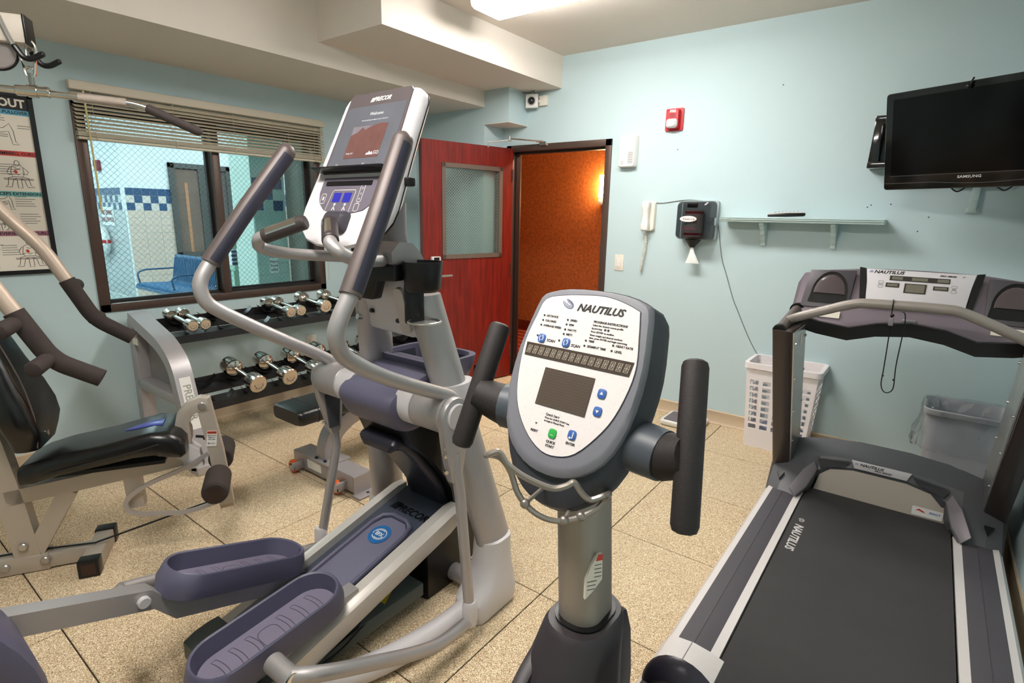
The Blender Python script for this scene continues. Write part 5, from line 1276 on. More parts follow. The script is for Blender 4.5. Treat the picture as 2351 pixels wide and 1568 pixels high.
# handlebar
HB = mat('taupe_bar', (150, 142, 136), .45, metal=.3)
P = [T_(-.415, 2.62, 1.045), T_(-.372, 2.60, 1.068), T_(-.275, 2.60, 1.108), T_(-.185, 2.60, 1.142), T_(-.12, 2.60, 1.150), T_(.10, 2.60, 1.154), T_(.165, 2.60, 1.146), T_(.25, 2.60, 1.113), T_(.35, 2.60, 1.070), T_(.398, 2.62, 1.045)]
hbk = part('crossbar', MB().tube(catmull(P, 6), .0195, n=16), HB, tm)
for s in (1, -1):
    g = part('side_handle', MB().tube([T_(s*.425, 2.50, 1.018), T_(s*.425, 2.62, 1.035), T_(s*.42, 2.86, 1.075)], .022, n=18), mat('dark_taupe', (108, 96, 92), .4, metal=.35), tm)
    part('end_plug', MB().cyl(T_(s*.425, 2.485, 1.016), T_(s*.425, 2.506, 1.019), .0265, n=20, bev=.004), BLACK, g)
    part('collar', MB().cyl(T_(s*.42, 2.80, 1.066), T_(s*.42, 2.835, 1.071), .031, n=20), BLACK, g)
ld = thing('safety_lanyard', 'black safety cord looped over the treadmill bar', 'cord', (-.07, 2.6, .80))
mb = MB().tube(catmull([(-.062, 2.62, 1.128), (-.05, 2.592, 1.12), (-.046, 2.58, 1.07), (-.05, 2.585, .92), (-.046, 2.59, .83), (-.058, 2.59, .805), (-.076, 2.59, .806), (-.088, 2.59, .835), (-.088, 2.585, .90), (-.090, 2.585, 1.05), (-.093, 2.582, 1.12), (-.094, 2.578, 1.165), (-.096, 2.60, 1.174), (-.096, 2.622, 1.165)], 5), .0022, n=6)
part('cord', mb, BLACK, ld)
part('knot', MB().ball((-.090, 2.576, 1.115), .007).ball((-.050, 2.584, .86), .004).ball((-.087, 2.586, .87), .004), BLACK, ld)
part('clip', MB().box(-.099, -.082, 2.57, 2.582, 1.075, 1.105, bev=.003), GREYPL, ld)
# ---------------------------------------------------------------- upright exercise bike
bk = thing('exercise_bike', 'grey upright exercise bike with oval white console and T handles', 'exercise bike', (-.475, .60, 0))
kp_ = Pl((-.477, .84, 1.172), (.99863, -.05234, 0), (.0221, .42204, .90631))
A0 = -.021
half = [(0, .176), (.06, .173), (.10, .163), (.117, .150), (.126, .11), (.135, .045), (.134, -.02), (.124, -.075), (.103, -.120), (.07, -.150), (.035, -.165), (0, -.169)]
def bout(k=1.0, db=0.0):
    pts = [V((a*k, b*k+db, 0)) for a, b in half]
    pts = catmull(pts+[V((-p.x, p.y, 0)) for p in pts[-2:0:-1]], 2, closed=True)
    return [(A0+p.x, p.y) for p in pts][::-1]
BG = mat('bike_graphite', (52, 55, 63), .5, bump=.12, bscale=900)
BR_ = mat('bike_rim_grey', (122, 122, 130), .5, bump=.15, bscale=900)
def bext(k=1.0, e=1.0):
    out = []
    for a, b in bout(1.03):
        if b < -.02: b = -.02+(b+.02)*(1+.40*e)
        out.append((A0+(a-A0)*k*(1+.04*e), b*k))
    return out
secs = []
for k, e, d in ((.40, .9, -.125), (.80, 1.0, -.112), (.97, 1.0, -.085), (1.0, 1.0, -.055), (.995, .92, -.035), (.992, .5, -.020), (1.0, 0, -.014)):
    secs.append([kp_.p(a, b, d) for a, b in bext(k, e)])
con2 = part('console_housing', MB().loft(secs), BG, bk)
part('console_rim', MB().loft([[kp_.p(a, b, d) for a, b in bout(k, db)] for k, db, d in ((1.03, -.002, -.016), (1.022, -.002, -.006), (.985, .002, 0), (.95, .004, .001))]), BR_, con2)
WHP = speckle('white_speckled_panel', (232, 224, 222), [((200, 194, 192), .012, 900)], rough=.45, bump=0, big=.02, rnd=False)
wpts = [(-.039, .164), (-.082, .159), (-.123, .147), (-.134, .111), (-.143, .06), (-.139, .006), (-.127, -.045), (-.106, -.084), (-.072, -.118), (-.035, -.137), (-.001, -.137), (.032, -.123), (.064, -.085), (.086, -.044), (.099, .009), (.101, .052), (.092, .098), (.082, .141), (.077, .148), (.041, .160), (.004, .166)]
wp = [(p.x, p.y) for p in catmull([V((a, b, 0)) for a, b in wpts], 3, closed=True)]
face = part('face_panel', kp_.poly(wp, -.001, .003), WHP, con2)
part('face_gasket', kp_.strip(wp, .003, 0, .0022, closed=True), mat('blue_black_grip', (40, 40, 56), .5), con2)
D0 = .0034
mb = texts(kp_, [('NAUTILUS', .0195, .002, .139, {'shear': .3, 'bold': .03, 'sx': 1.08})], D0)
part('brand_lettering', mb, INK, face)
mb = MB()
for k, (rx, ry, dx) in enumerate(((.0115, .0085, 0), (.0085, .0058, .001), (.005, .003, .0015))):
    kp_.strip([(-.069+dx+rx*math.cos(t+.35)-.002*math.sin(t), .143+ry*math.sin(t)) for t in [2.5+2*math.pi*.86*i/24 for i in range(25)]], .0018-.0003*k, 0, D0, mb)
part('emblem', mb, mat('emblem_blue', (74, 92, 130), .5), face)
leds = [(-.116, .114), (-.116, .104), (-.117, .094), (-.060, .112), (-.060, .103), (-.060, .093), (-.060, .084), (-.118, .072), (-.066, .070), (-.009, .079), (-.009, .069), (.048, .079), (.048, .069)]
for a, b in leds: part('indicator_led', kp_.disc(a, b, .0019, .003, .0042, n=10), INK, face)
LT = {'align': 'LEFT'}
labs = [('DISTANCE', -.116, .114), ('CALORIES', -.116, .104), ('AVERAGE SPEED', -.117, .094), ('SPEED', -.060, .112), ('RPM', -.060, .103), ('WATTS', -.060, .093), ('METS', -.060, .084), ('TIME', -.009, .079), ('SEGMENT TIME', -.009, .069), ('HEART RATE', .048, .079), ('LEVEL', .048, .069)]
items = [(s_, .0058, a+.0055, b, {'align': 'LEFT', 'bold': .01}) for s_, a, b in labs]
items += [('SCAN', .0075, -.094, .066, {'align': 'LEFT', 'bold': .015}), ('SCAN', .0075, -.037, .065, {'align': 'LEFT', 'bold': .015}),
          ('PROGRAM INSTRUCTIONS', .0058, -.004, .1165, {'align': 'LEFT', 'bold': .02}), ('Select the desired course profile', .0048, -.004, .110, LT), ('by pressing', .0048, -.004, .104, LT), ('Press ENTER to confirm', .0048, -.004, .0975, LT), ('Enter weight and desired workout', .0048, -.004, .091, LT), ('time, press ENTER and begin exercising', .0048, -.004, .0855, LT),
          ('Quick Start', .0065, -.048, -.070, LT), ('Press the QUICK START key', .0045, -.048, -.0765, LT), ('to begin in Manual Mode', .0045, -.048, -.082, LT),
          ('RESET', .0062, -.063, -.1055, {'bold': .015}), ('QUICK', .0065, -.021, -.117, {'bold': .015}), ('START', .0065, -.021, -.1245, {'bold': .015}), ('ENTER', .0065, .019, -.109, {'bold': .015})]
mb = texts(kp_, items, D0)
kp_.disc(.024, .104, .0024, .003, .0036, mb, n=10); kp_.disc(.0305, .104, .0024, .003, .0036, mb, n=10)
kp_.poly([(-.0655, -.090), (-.0605, -.090), (-.063, -.094)], .003, .0035, mb)
part('printed_text', mb, mat('text_ink', (52, 46, 46), .6), face)
lb = part('led_bar', kp_.poly([(-.1375, .056), (.0965, .056), (.0935, .030), (-.135, .030)], .003, .0042), mat('led_smoke', (72, 62, 56), .25), face)
mb = MB()
for i in range(16):
    a = -.127+i*.0142; b = .043
    w, h = .0042, .0075; sh = .0012
    q = lambda x, y: (a+x+sh*y/h, b+y)
    kp_.strip([q(-w, -h), q(w, -h), q(w, h), q(-w, h)], .0011, 0, .0045, mb, closed=True)
    kp_.strip([q(-w, 0), q(w, 0)], .0010, 0, .0045, mb); kp_.strip([q(0, -h), q(0, h)], .0009, 0, .0045, mb)
    kp_.strip([q(-w, h), q(0, 0), q(w, h)], .0008, 0, .0045, mb); kp_.strip([q(-w, -h), q(0, 0), q(w, -h)], .0008, 0, .0045, mb)
part('led_segment', mb, mat('segment_tan', (176, 166, 150), .4), lb, smooth=0)
sc_ = part('matrix_screen', kp_.rect(-.078, .032, -.057, .0145, .003, .0042), mat('matrix_smoke', (84, 72, 64), .12, spec=.6), face)
mb = MB()
for i in range(20):
    for j in range(13):
        a, b = -.0735+i*.0053, -.053+j*.0052
        kp_.strip([(a+x, b+y) for x, y in ((-.0013, -.0013), (.0013, -.0013), (.0013, .0013), (-.0013, .0013))], .0006, 0, .0045, mb, closed=True)
part('matrix_dot', mb, mat('dot_grey', (112, 102, 92), .4), sc_, smooth=0)
def key(a, b, m, w=.0165, h=.0175):
    pts = []
    for k in range(28):
        t = 2*math.pi*k/28; c, s = math.cos(t), math.sin(t)
        pts.append((a+w/2*(abs(c)**.6)*(1 if c >= 0 else -1), b+h/2*(abs(s)**.6)*(1 if s >= 0 else -1)))
    return part('button', kp_.poly(pts, .003, .0055, bev=.0008), m, face)
KB = mat('key_blue', (56, 98, 170), .4); KG = mat('key_green', (44, 168, 72), .4)
for a, b in ((-.106, .068), (-.049, .068)):
    k = key(a, b, KB); mb = MB()
    for s_ in (1, -1):
        kp_.strip([(a+s_*.0042*math.cos(math.radians(t)), b+.0045*math.sin(math.radians(t))) for t in range(-60, 61, 15)], .0016, 0, .0062, mb)
        kp_.poly([(a+s_*.0005, b+s_*.0045), (a+s_*.0032, b+s_*.0065), (a+s_*.0032, b+s_*.0022)], .0055, .0062, mb)
    part('button_icon', mb, WHITE, k)
k = key(.053, -.009, KB); part('button_icon', kp_.poly([(.0495, -.011), (.0565, -.011), (.053, -.0055)], .0055, .0062), WHITE, k)
k = key(.054, -.041, KB); part('button_icon', kp_.poly([(.0505, -.039), (.0575, -.039), (.054, -.0445)], .0055, .0062), WHITE, k)
k = key(-.022, -.101, KG); part('button_icon', kp_.strip([(-.0255, -.104), (-.0185, -.104)], .001, 0, .0062), WHITE, k)
k = key(.018, -.093, KB); mb = kp_.strip([(.0195, -.088), (.0205, -.088), (.0205, -.0985), (.016, -.0985)], .002, 0, .0062); kp_.poly([(.0165, -.0960), (.0165, -.1010), (.0125, -.0985)], .0055, .0062, mb); part('button_icon', mb, WHITE, k)
# handles
HR = [(-.290, .900, 1.236), (-.2445, .783, .985)]; HL = [(-.706, .900, 1.243), (-.716, .783, 1.000)]
for (t0, t1), root, mid, r0 in ((HR, (-.372, .862, 1.075), (-.315, .853, 1.072), 1), (HL, (-.600, .862, 1.085), (-.650, .853, 1.085), -1)):
    A, B = V(t0), V(t1); d = (B-A).normalized()
    h = part('hand_grip', MB().tube([A-d*.0, A+d*.004, A+d*.012, (A+B)/2, B-d*.014, B-d*.004, B], [.014, .020, .0225, .0225, .0225, .019, .010], n=20), GRIPB, bk)
    J = A.lerp(B, .57)
    part('grip_stub', MB().tube([V(mid), V(mid).lerp(J, .3), J], [.042, .040, .034], n=20), GRIPB, h)
    part('grip_socket', MB().tube([V(root)+V((r0*-.035, 0, -.01)), V(root), V(mid).lerp(J, .05)], [.044, .048, .045], n=20), mat('bike_socket', (72, 78, 86), .45), h)
# front wire rack
up_w = [(-.549, .667, 1.071), (-.534, .680, 1.077), (-.520, .686, 1.057), (-.493, .700, 1.036), (-.455, .723, 1.019), (-.435, .739, 1.023), (-.425, .748, 1.029), (-.413, .753, 1.013), (-.399, .760, 1.001), (-.381, .776, 1.008)]
lo_w = [(-.384, .800, 1.000), (-.395, .809, .983), (-.407, .794, .963), (-.433, .771, .947), (-.463, .747, .944), (-.493, .729, .958), (-.519, .718, .988), (-.535, .716, 1.025), (-.545, .70, 1.055)]
wr = part('wire_rack', MB().tube(catmull(up_w+lo_w+[(-.556, .68, 1.066)], 5, closed=True), .0055, n=8, closed=True), mat('nickel_wire', (158, 150, 142), .35, metal=.7), bk)
mb = MB()
for q in ((-.507, .722, .972), (-.447, .758, .945), (-.425, .778, .952)): mb.ball(q, .009)
mb.tube([(-.507, .722, .972), (-.50, .80, .99)], .004, n=6); mb.tube([(-.447, .758, .945), (-.46, .82, .96)], .004, n=6)
part('rack_weld', mb, mat('nickel_wire', (158, 150, 142), .35, metal=.7), wr)
# post
secs = []
for z, x, y in ((.58, -.447, .868), (.66, -.452, .870), (1.0, -.486, .892), (1.08, -.492, .90)):
    secs.append([V((x+a, y+b, z)) for a, b in rrect(.088, .118, .038, 6)])
ps = part('post', MB().loft(secs), mat('champagne_post', (162, 152, 142), .4, metal=.45), bk)
lb_ = Pl((-.4255, .838, .80), (.55, .835, 0), (-.09, .0, 1))
part('warning_label', lb_.poly([(-.018, -.045), (.0, -.030), (.018, -.01), (.018, .042), (.009, .042), (-.006, .022), (-.016, -.005)], -.004, .0035), PAPER, ps)
part('label_header', lb_.poly([(.004, .030), (.018, .030), (.018, .042), (.009, .042)], .0035, .0042), mat('label_red', (206, 60, 50), .5), ps)
mb = MB()
for i in range(7): lb_.strip([(.001, .022-i*.008), (.016, .022-i*.008)] if i < 4 else [(-.014, .022-i*.008), (.0+.002*(7-i), .022-i*.008)], .0018, 0, .0041, mb)
part('label_print', mb, GREYINK, ps)
# shroud
SHM = mat('shroud_graphite', (52, 46, 50), .42, bump=.15, bscale=900)
secs = []
for z, x, y, w, d, r in ((.690, -.452, .865, .120, .165, .055), (.680, -.452, .862, .132, .18, .06), (.60, -.460, .845, .150, .225, .068), (.50, -.466, .815, .165, .30, .075), (.40, -.470, .77, .17, .40, .08), (.28, -.474, .66, .175, .62, .08), (.16, -.476, .60, .17, .70, .08), (.10, -.478, .60, .15, .66, .07)):
    secs.append([V((x+a, y+b, z)) for a, b in rrect(w, d, r, 7)])
shd = part('shroud', MB().loft(secs), SHM, bk)
part('post_collar', MB().loft([[V((-.4525+a, .868+b, z)) for a, b in rrect(.102, .134, .045, 6)] for z in (.686, .694)]), BLACK, shd)
# flat side covers (crank case) with oval plugs
for s in (1, -1):
    prof = [(.925, .680), (.955, .668), (.985, .60), (1.005, .48), (1.005, .32), (.98, .18), (.93, .10), (.50, .10), (.42, .22), (.45, .36), (.58, .50), (.74, .61), (.85, .665)]
    x0 = -.462+s*.030
    sc2 = part('side_cover', MB().prism([V((x0, y, z)) for y, z in prof], (s*.034, 0, 0), bev=.010), SHM, bk)
    mb = MB()
    for y, z in ((.925, .615), (.875, .585), (.905, .525), (.935, .45), (.85, .39)):
        mb.prism([V((x0+s*.0335, y+.013*math.cos(t), z+.020*math.sin(t))) for t in [2*math.pi*i/20 for i in range(20)]], (s*.0012, 0, 0))
    part('oval_plug', mb, mat('plug_green', (74, 84, 82), .4), sc2)
# crank, pedals
ck = V((-.476, .80, .37))
part('crank_axle', MB().cyl(ck+V((-.13, 0, 0)), ck+V((.13, 0, 0)), .02, n=14), STEEL, bk)
for s, pt in ((1, V((-.348, .895, .505))), (-1, V((-.604, .705, .235)))):
    ca_ = part('crank_arm', MB().tube([V((ck.x+s*.122, ck.y, ck.z)), V((pt.x-s*.006, pt.y, pt.z))], .015, n=10, sec=[(-.6, -1), (.6, -1), (.6, 1), (-.6, 1)]), BLACK, bk)
    part('pedal_axle', MB().cyl(pt, pt+V((s*.10, 0, 0)), .008, n=10), STEEL, ca_)
    pdl = part('pedal', MB().box(pt.x+s*.025, pt.x+s*.112, pt.y-.05, pt.y+.05, pt.z-.014, pt.z+.014, bev=.008), BLACK, ca_)
    arcs = MB()
    cx3 = pt.x+s*.068
    for j in range(5):
        yy = pt.y-.045+j*.018; hh = .050+.010*math.sin(j*.8)
        P = [V((cx3-.050*math.cos(t), yy+.012*math.sin(t), pt.z+.004+hh*math.sin(t))) for t in [math.pi*i/12 for i in range(13)]]
        arcs.tube(P, 1.0, n=6, sec=[(-.010, -.0025), (.010, -.0025), (.010, .0025), (-.010, .0025)])
    part('toe_strap', arcs, BLACKM, pdl)
    P = [V((cx3-.056*math.cos(t), pt.y+.055, pt.z+.062*math.sin(t))) for t in [math.pi*(i/14)*1.0 for i in range(15)]]
    part('toe_cage', MB().tube(P, 1.0, n=8, sec=[(a*.036, b*.012) for a, b in ell(1, 1, 10)]), mat('cage_violet', (52, 48, 60), .35), pdl)
    part('strap_buckle', MB().box(pt.x+s*.006, pt.x+s*.022, pt.y-.01, pt.y+.02, pt.z+.02, pt.z+.05, bev=.003), BLACK, pdl)
# base frame, seat
mb = MB().box(-.515, -.435, .0, 1.12, .03, .10, bev=.012)
part('base_beam', mb, SILVER, bk)
for y in (.02, 1.08):
    st_ = part('stabiliser', MB().tube([(-.70, y, .045), (-.255 if y < .5 else -.50, y, .045)], .032, n=14, round_end=True), SILVER, bk)
    part('foot_cap', MB().cyl((-.69, y, .0), (-.69, y, .02), .03, n=12), BLACKM, st_)
part('seat_post', MB().tube([(-.478, .30, .28), (-.478, .16, .66)], .035, n=16), STEEL, bk)
secs = []
for y, w, z, h in ((-.08, .20, .69, .03), (-.05, .255, .70, .05), (.04, .25, .705, .06), (.14, .17, .70, .055), (.24, .085, .695, .045), (.28, .05, .69, .03)):
    secs.append([V((-.478+a, y, z+b)) for a, b in rrect(w, h, h*.45, 4)])
part('saddle', MB().loft(secs), VINYL, bk)
# ---------------------------------------------------------------- multi-station home gym (left)
GA = math.radians(30)
GF = V((math.sin(GA), math.cos(GA), 0)); GL = V((math.cos(GA), -math.sin(GA), 0)); GO = V((-2.665, .62, 0))
def G(u, v, w): return GO + GF*u + GL*v + V((0, 0, w))
GX = Matrix((GF, GL, V((0, 0, 1)))).transposed().to_4x4(); GX.translation = GO
gm = thing('multi_gym', 'silver multi gym with black vinyl seat, foam press arms and leg lever', 'multi gym', GO-GF*.3)
GS = mat('gym_champagne', (184, 174, 162), .45, metal=.3, vary=.05, vscale=12)
def gbox(u0, u1, v0, v1, w0, w1, bev=.004, mb=None):
    return (mb or MB()).box(u0, u1, v0, v1, w0, w1, bev=bev, xf=GX)
def gbeam(pts, t, mb=None, width=.06):
    """square tube in the centre plane: pts are (u,w), depth t, thickness across = width"""
    mb = mb or MB()
    P = [V((u, 0, w)) for u, w in pts]; secs = []
    for i, p in enumerate(P):
        a = P[max(i-1, 0)]; b = P[min(i+1, len(P)-1)]; tn = (b-a).normalized(); nr = V((-tn.z, 0, tn.x))
        secs.append([GX @ (p+nr*n*t/2+V((0, v*width/2, 0))) for v, n in ((-1, -1), (1, -1), (1, 1), (-1, 1))])
    return mb.loft(secs)
part('floor_rail', gbox(-.95, -.16, -.033, .033, .004, .076), GS, gm)
part('rail_insert', gbox(-.17, .0, -.028, .028, .008, .070), GS, gm)
cf = part('cross_foot', gbox(-.03, .035, -.135, .135, .004, .068), GS, gm)
for s in (-1, 1):
    part('foot_cap', gbox(-.034, .039, s*.10, s*.152, .0, .073, bev=.003), BLACK, cf)
    part('cap_hollow', gbox(-.022, .027, s*.150, s*.1535, .012, .060, bev=0), mat('cap_inside', (52, 26, 18), .6), cf)
up_ = part('upright_post', gbeam([(-.225, .06), (-.245, .30), (-.285, .62), (-.34, 1.1), (-.36, 2.02)], .085), GS, gm)
part('seat_beam', gbeam([(-.26, .335), (.16, .383), (.40, .415)], .062), GS, gm)
part('brace', gbeam([(-.20, .09), (-.06, .335)], .062, width=.058), GS, gm)
part('rear_leg', gbeam([(.16, .385), (.165, .215)], .06, width=.055), GS, gm)
for u, w in ((-.232, .125), (-.30, .045), (-.17, .050)): part('bolt', MB().cyl(G(u, .03, w), G(u, .045, w), .016, n=14, bev=.003), STEEL, gm)
# seat
secs = []
def ss(u, w, h, zt): return [G(u, a, zt-h/2+b) for a, b in rrect(w, h, min(.035, h*.42), 5)]
for u, w, h, zt in ((-.185, .17, .03, .455), (-.175, .24, .07, .485), (-.13, .27, .085, .505), (-.05, .275, .085, .525), (.10, .285, .085, .545), (.20, .29, .09, .565), (.27, .30, .10, .578), (.325, .30, .11, .572), (.365, .28, .10, .55), (.385, .24, .06, .52)): secs.append(ss(u, w, h, zt))
seat = part('seat', MB().loft(secs), VINYL, gm)
part('seat_seam', MB().tube(catmull([G(-.17, .118, .445), G(-.05, .1395, .470), (G(.10, .1445, .495)), G(.22, .147, .515), G(.30, .151, .535)], 6), .003, n=6), BLACKM, seat)
part('seat_insert', MB().loft([[G(u, a, z+b) for a, b in rrect(w, .006, .0028, 2)] for u, w, z in ((.16, .01, .557), (.20, .045, .566), (.26, .07, .5775), (.30, .075, .577))]), mat('indigo_vinyl', (62, 72, 150), .3), seat)
part('seat_stud', MB().cyl(G(.30, .145, .492), G(.30, .156, .492), .009, n=12), CHROME, seat)
part('seat_board', gbox(-.15, .30, -.09, .09, .425, .44, bev=0), BLACKM, seat)
# back pad on its plate
secs = []
def bs(w_, u, wd, th): return [G(u+b, a, w_) for a, b in rrect(wd, th, th*.42, 5)]
for w_, u, wd, th in ((.535, -.15, .12, .05), (.55, -.145, .22, .085), (.60, -.14, .27, .10), (.64, -.14, .315, .11), (.70, -.15, .33, .11), (.78, -.17, .30, .105), (.88, -.20, .235, .095), (.97, -.225, .20, .085), (1.02, -.24, .18, .06)): secs.append(bs(w_, u, wd, th))
bpk = part('back_pad', MB().loft(secs), VINYL, gm)
part('pad_seam', MB().tube(catmull([G(-.105, .10, .56), G(-.092, .115, .66), G(-.112, .105, .80), G(-.155, .075, .92), (G(-.19, .065, 1.01))], 6), .003, n=6), mat('seam_light', (96, 84, 78), .6), bpk)
part('pad_stud', MB().cyl(G(-.095, .04, .60), G(-.083, .04, .60), .011, n=12), CHROME, bpk)
bplate = part('back_plate', MB().prism([G(-.215, .09, .93), G(-.215, -.09, .93), G(-.255, -.075, 1.16), G(-.255, .075, 1.16)], GF*.012, bev=.004), mat('plate_taupe', (150, 140, 136), .45, metal=.3), gm)
epl = Pl(G(-.2255, .0, 1.07), -GL, V((0, 0, 1))-GF*.174)
part('plate_emblem', swirl(epl, .02, .0, .035, .0025, turns=1.9, w=.12, sq=.9), BLUE, bplate)
# leg lever
arc = [(.385, .445), (.345, .47), (.335, .54), (.352, .61), (.395, .66), (.445, .678), (.475, .670), (.475, .615), (.440, .612), (.412, .602), (.395, .565), (.398, .50)]
lvb = part('lever_bracket', MB().prism([G(u, -.026, w) for u, w in arc], GL*.052, bev=.004), GS, gm)
part('pivot_bolt', MB().cyl(G(.452, -.036, .64), G(.452, .036, .64), .017, n=18, bev=.003), STEEL, lvb)
lv = part('leg_lever', gbeam([(.452, .668), (.485, .42), (.505, .16)], .058, width=.045), GS, gm)
part('lever_end_cap', gbeam([(.503, .172), (.506, .145)], .054, width=.043), mat('cap_tan', (170, 150, 130), .5), lv)
lpn = Pl(G(.474, .0245, .485), GF+V((0, 0, -.13)), (0, 0, 1))
part('warning_label', lpn.rect(-.020, .020, -.036, .036, 0, .0012, r=.004), WHITE, lv)
part('label_header', lpn.rect(-.018, .018, .022, .034, .0012, .0018), mat('label_orange', (214, 84, 50), .5), lv)
part('label_lettering', texts(lpn, [('WARNING', .007, 0, .028, {'bold': .02}), ('KEEP HANDS', .006, 0, .014), ('CLEAR OF', .006, 0, .005), ('THIS AREA', .006, 0, -.004)], .002, lpn.strip([(.014, -.022), (-.014, -.022), (-.008, -.017), (-.014, -.022), (-.008, -.027)], .0018, 0, .002)), INK, lv)
part('stop_peg', MB().cyl(G(.41, 0, .495), G(.455, 0, .485), .006, n=10).cyl(G(.44, 0, .488), G(.47, 0, .482), .013, n=12), BLACK, lv)
for w_, vs in ((.325, (.06, .245)), (.345, (-.06, -.245))):
    a, b = (G(.49, vs[0], w_), G(.49, vs[1], w_))
    d = (b-a).normalized()
    fr = part('foam_roller', MB().tube([a, a+d*.006, b-d*.02, b-d*.006, b], [.046, .052, .052, .048, .040], n=24), FOAM, gm)
    part('roller_plug', MB().cyl(b-d*.004, b+d*.002, .032, n=24), mat('plug_brown', (48, 32, 26), .5), fr)
part('roller_bar', MB().cyl(G(.49, -.20, .335), G(.49, .20, .335), .013, n=12), STEEL, gm)
# bent guard rod around the lever
P = [G(.455, .03, .42), G(.36, .05, .375), G(.22, .055, .325), G(.155, .055, .285), G(.135, .055, .245), G(.16, .055, .205), G(.24, .055, .185), G(.36, .06, .175), G(.50, .05, .20)]
part('guard_rod', MB().tube(catmull(P, 6), 1.0, sec=[(-.0045, -.009), (.0045, -.009), (.0045, .009), (-.0045, .009)]), SILVER, gm)
part('front_leg', gbeam([(.335, .47), (.39, .42), (.395, .36)], .075, width=.07), LSILVER, gm)
part('floor_cable', MB().tube([G(-.9, .0, .085), G(-.21, .0, .083), G(.0, .02, .08), G(.46, .04, .20)], .004, n=6), BLACK, gm)
# press arms
def press(v, sgn, main, pegs):
    P = [G(u, v, w) for u, w in main[:3]]
    top = part('press_arm', MB().tube(catmull([G(u, v+dv*sgn, w) for u, w, dv in ((-.42, 1.78, -.1), (-.33, 1.62, -.03), (-.22, 1.44, 0), (main[0][0]-.07, main[0][1]+.14, 0), (main[0][0], main[0][1], 0))], 6), .026, n=16), mat('arm_beige', (186, 168, 152), .45, metal=.3), gm)
    f = part('foam_cover', MB().tube(fillet([G(u, v, w) for u, w in main], .05, 6), .031, n=20), FOAM, top)
    for (u, w), dv in pegs:
        a, b = G(u, v, w), G(u-.01, v+sgn*dv, w-.01)
        d = (b-a).normalized()
        part('side_grip', MB().tube([a, b-d*.014, b-d*.004, b], [.025, .027, .023, .012], n=16), FOAM, f)
    e = G(*[main[-1][0], v, main[-1][1]])
    return top
press(.30, 1, [(-.030, 1.12), (.052, .945), (.185, .868)], [((-.025, 1.085), .13), ((.045, .955), .13)])
press(-.30, -1, [(-.045, 1.16), (.032, .985), (.165, .892)], [((-.035, 1.135), .13), ((.030, .985), .13)])
part('press_pivot', MB().cyl(G(-.43, -.40, 1.80), G(-.43, .40, 1.80), .03, n=16), GS, gm)
# top boom, pulley, hooks
bmz = 2.06
part('boom', gbox(-.95, .045, -.04, .04, bmz-.045, bmz+.045, bev=.004), mat('boom_cream', (206, 196, 182), .45), gm)
part('boom_cap', gbox(.045, .052, -.042, .042, bmz-.047, bmz+.047, bev=.002), BLACK, gm)
pu = part('pulley', MB().cyl(G(-.05, -.012, bmz-.075), G(-.05, .012, bmz-.075), .055, n=36, bev=.004), mat('pulley_grey', (140, 132, 130), .4), gm)
part('pulley_rim', MB().torus(G(-.05, 0, bmz-.075), GL, .055, .006, 36, 8), BLACK, pu)
for v, du in ((.05, 0), (-.045, .02)):
    P = [G(-.02+du, v, bmz+.05), G(.0+du, v, bmz-.02), G(.016+du, v, bmz-.06), G(.036+du, v, bmz-.092), G(.06+du, v, bmz-.095), G(.09+du, v, bmz-.078)]
    h = part('bar_hook', MB().tube(catmull(P, 6), .008, n=10), STEEL, gm)
    part('hook_sleeve', MB().tube(catmull(P[2:], 6), .0095, n=10, round_end=True), BLACK, h)
# lat bar with carabiner
lb2 = thing('lat_bar', 'chrome lat pulldown bar with black end grip hanging from a carabiner', 'exercise bar', G(.03, 0, 1.86))
P = [G(-.45, 0, 1.885), G(-.30, 0, 1.878), G(.30, 0, 1.853), G(.352, 0, 1.847), G(.385, 0, 1.838), G(.53, 0, 1.772)]
P = [G(-.56, 0, 1.80), G(-.40, 0, 1.875), G(-.30, 0, 1.878), G(.32, 0, 1.852), G(.37, 0, 1.842), G(.535, 0, 1.770)]
part('bar', MB().tube(fillet(P, .04, 6), .0125, n=16), CHROME, lb2)
a, b = G(.385, 0, 1.8355), G(.54, 0, 1.768)
d = (b-a).normalized(); part('end_grip', MB().tube([a, b], .0175, n=16, round_end=True), mat('brown_rubber', (60, 50, 48), .7), lb2)
a, b = G(.165, 0, 1.8585), G(.312, 0, 1.8525); part('knurl_sleeve', MB().cyl(a, b, .0165, n=20), mat('knurled_chrome', (200, 186, 176), .35, metal=.9, bump=.8, bscale=900), lb2)
c = G(.033, 0, 1.866); part('collar', MB().cyl(c-GF*.05, c+GF*.05, .019, n=20, bev=.004).cyl(c-GF*.014, c+GF*.014, .0225, n=20), CHROME, lb2)
part('eyelet', MB().tube([c+V((0, 0, .015)), c+V((0, 0, .06))], .009, n=10).torus(c+V((0, 0, .065)), GL, .014, .005, 20, 8), CHROME, lb2)
P = [c+V((0, 0, .055))+GF*x+V((0, 0, z)) for x, z in ((-.012, .0), (-.018, .035), (-.026, .085), (-.018, .108), (.0, .115), (.018, .108), (.026, .085), (.018, .035), (.012, .0), (0, -.008))]
part('carabiner', MB().tube(catmull(P, 5, closed=True), .0055, n=8, closed=True), CHROME, lb2)
part('cable', MB().tube([c+V((0, 0, .165)), G(.03, 0, bmz-.085)], .003, n=6), STEEL, lb2)
